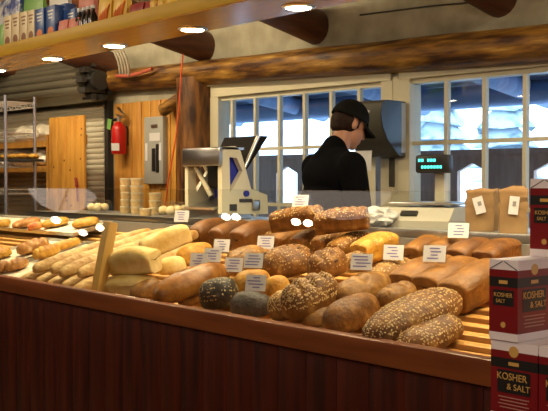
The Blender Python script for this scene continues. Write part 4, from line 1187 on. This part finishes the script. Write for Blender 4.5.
for e in (-1, 1):
    b_.caps(ARM[e], [0.056, 0.042, 0.028], 16)
    b_.caps(LEG[e], [0.085, 0.056, 0.040], 16)
    b_.caps([(-0.04, e * 0.10, 0.045), (0.14, e * 0.115, 0.035)], [0.042, 0.034], 14)
    w = Vector(ARM[e][2]); fw = Vector((0.95, -e * 0.25, -0.18)).normalized(); sd = Vector((0.25 * e, 0.95, 0)).normalized()
    pm = w + fw * 0.07
    b_.sph(pm, (0.048, 0.042, 0.020), 16, Matrix.Rotation(math.atan2(fw.y, fw.x), 4, 'Z'))
    for k_ in range(4):
        r0 = pm + fw * 0.035 + sd * (0.030 - 0.02 * k_); ln = (0.062, 0.072, 0.068, 0.052)[k_]
        b_.caps([r0, r0 + fw * ln * 0.5 + Vector((0, 0, -0.006)), r0 + fw * ln * 0.85 + Vector((0, 0, -0.026))], [0.0095, 0.009, 0.0075], 10)
    th0 = pm - fw * 0.03 - sd * e * 0.03; b_.caps([th0, th0 + fw * 0.035 - sd * e * 0.028, th0 + fw * 0.068 - sd * e * 0.032 + Vector((0, 0, -0.01))], [0.014, 0.011, 0.009], 10)
body = remesh(b_, 'body', skin, wk, 0.0065, 4)
# shirt
m = MB(); torso(m, 0.014)
for e in (-1, 1):
    m.caps([ARM[e][0], ARM[e][1], Vector(ARM[e][1]).lerp(Vector(ARM[e][2]), 0.88)], [0.080, 0.062, 0.044], 16)
    m.caps([(-0.02, e * 0.07, 1.43), (-0.005, e * 0.18, 1.40)], [0.06, 0.072], 14)
m.caps([(-0.022, 0, 1.43), (0.008, 0, 1.50)], [0.090, 0.070], 20)
remesh(m, 'shirt', blackcloth, wk, 0.010, 8)
m = MB()
m.sph((-0.02, 0, 0.93), (0.143, 0.180, 0.11), 22)
for e in (-1, 1): m.caps([LEG[e][0], LEG[e][1], (-0.03, e * 0.10, 0.06)], [0.103, 0.078, 0.066], 16)
remesh(m, 'trousers', trous, wk, 0.012, 6)
for e in (-1, 1):
    m = MB(); m.caps([(-0.05, e * 0.10, 0.055), (0.15, e * 0.118, 0.042)], [0.055, 0.041], 14)
    for v in m.b.verts: v.co.z = max(0.0, v.co.z)
    m.build('shoe', black, wk)
# hair (back and sides) and cap
m = MB(); m.sph(Hq(-0.030, 0, 0.0), (0.082, 0.079, 0.078), 24, Matrix.Rotation(HT, 4, 'Y')); m.sph(Hq(-0.055, 0, -0.035), (0.046, 0.062, 0.042), 20)
for e in (-1, 1): m.caps([Hq(0.012, e * 0.074, 0.035), Hq(0.014, e * 0.073, -0.02)], [0.013, 0.008], 10)
remesh(m, 'hair', hairm, wk, 0.007, 3)
m = MB()
n0 = len(m.b.verts)
bmesh.ops.create_uvsphere(m.b, u_segments=32, v_segments=20, radius=1)
bmesh.ops.delete(m.b, geom=[v for v in m.b.verts if v.co.z < -0.05], context='VERTS')
for v in m.b.verts:
    c = v.co; v.co = Hq(-0.008 + c.x * 0.113, c.y * 0.094, 0.022 + c.z * 0.113)
crown = m.build('cap', capm, wk); sdm = crown.modifiers.new('t', 'SOLIDIFY'); sdm.thickness = 0.004
m = MB(); prevr = None; nb = 14; top = []; 
for i in range(nb + 1):
    a_ = -1.15 + 2.3 * i / nb
    rowv = []
    for j in range(6):
        f = j / 5
        x = 0.100 * math.cos(a_ * 0.9) + f * (0.085 * math.cos(a_ * 0.75)) ; y = 0.084 * math.sin(a_) * (1 - 0.06 * f)
        rowv.append(m.b.verts.new(Hq(x - 0.008, y, 0.028 - 0.028 * f - 2.2 * y * y - 0.25 * f * abs(y) * 0.3)))
    top.append(rowv)
for A, B in zip(top, top[1:]):
    for j in range(5): m.b.faces.new((A[j], A[j+1], B[j+1], B[j]))
o = m.build('brim', capm, crown); sdm = o.modifiers.new('t', 'SOLIDIFY'); sdm.thickness = 0.005

# ------------------------------------------------------------------ customer-side lamps (seen reflected in the glass)
GN = Vector((0, -math.cos(LEAN), math.sin(LEAN))); GP = Vector((0, RY + 0.022, RZ))
def mirror_pt(px, py, dist):
    h_ = hit(px, py, GP, GN); d = ray(px, py); rd = d - 2 * d.dot(GN) * GN
    return h_ + rd * dist
shade_m = emit('frosted_lamp_bowl', (1.0, 0.80, 0.66), 1.6)
for (px, py, ds, rad, lb) in [(60, 188, 3.6, 0.30, 'white frosted pendant bowl lamp on the left of the customer side'), (338, 184, 3.2, 0.34, 'white frosted pendant bowl lamp on the right of the customer side')]:
    p_ = mirror_pt(px, py, ds)
    t = thing('pendant_lamp', p_, lb, 'lamp')
    MB().lathe([(rad * 0.05, -rad * 0.62), (rad * 0.35, -rad * 0.58), (rad * 0.68, -rad * 0.42), (rad * 0.9, -rad * 0.18), (rad, 0.03), (rad * 0.96, 0.03)], seg=32).build('lamp_shade', shade_m, t)
    MB().cyl((0, 0, 0), (0, 0, 3.6 - p_.z), 0.008).build('cord', black, t)
    ld = bpy.data.lights.new('pendant_fill', 'POINT'); ld.energy = 85; ld.color = (1.0, 0.80, 0.52); ld.shadow_soft_size = 0.2
    lo = bpy.data.objects.new('pendant_fill', ld); COL.objects.link(lo); lo.location = (p_.x, p_.y, 3.05)

globe_m = emit('bright_globe', (1.0, 0.85, 0.62), 45.0)
GL = [(56, 220, 2.7, 'far left'), (83, 233, 4.2, 'second from far left'), (100, 228, 4.0, 'third from far left'), (226, 217, 3.6, 'fourth from left'), (236, 217, 3.7, 'fifth from left'), (296, 222, 3.6, 'sixth from left'), (308, 223, 3.7, 'seventh from left')]
for px, py, ds, lb in GL:
    p_ = mirror_pt(px, py, ds)
    t = thing('globe_lamp', p_, 'small bright globe lamp over the customer side, mirrored in the glass, ' + lb, 'lamp', 'globe lamps over the customers')
    MB().sph((0, 0, 0), (0.032, 0.032, 0.024), 16).build('globe', globe_m, t)
    MB().cyl((0, 0, 0.02), (0, 0, 3.55 - p_.z), 0.006).build('cord', black, t)
ld = bpy.data.lights.new('salt_box_fill', 'POINT'); ld.energy = 130; ld.color = (1.0, 0.82, 0.66); ld.shadow_soft_size = 0.15  # unseen fill light, added to brighten the salt boxes from the camera side
lo = bpy.data.objects.new('salt_box_fill', ld); COL.objects.link(lo); lo.location = (0.15, -0.7, 2.6)
# ceiling lamps over the service aisle
def area(loc, rot, sx_, sy__, e, col):
    ld = bpy.data.lights.new('aisle_light', 'AREA'); ld.shape = 'RECTANGLE'; ld.size = sx_; ld.size_y = sy__; ld.energy = e; ld.color = col
    lo = bpy.data.objects.new('aisle_light', ld); COL.objects.link(lo); lo.location = loc; lo.rotation_euler = rot
area((-1.2, 3.0, 2.95), (R(20), 0, R(18)), 1.9, 0.3, 165, (1.0, 0.80, 0.50))
area((-6.5, 2.9, 2.95), (R(25), 0, 0), 3.0, 0.3, 290, (1.0, 0.80, 0.50))

# ------------------------------------------------------------------ sky
wd_ = bpy.data.worlds.new('World'); S.world = wd_; wd_.use_nodes = True
bg = wd_.node_tree.nodes['Background']; bg.inputs[0].default_value = (0.50, 0.74, 1.0, 1); bg.inputs[1].default_value = 6.0
S.cycles.transparent_max_bounces = 16
S.cycles.max_bounces = 8
S.cycles.sample_clamp_indirect = 6.0
S.cycles.caustics_reflective = False; S.cycles.caustics_refractive = False
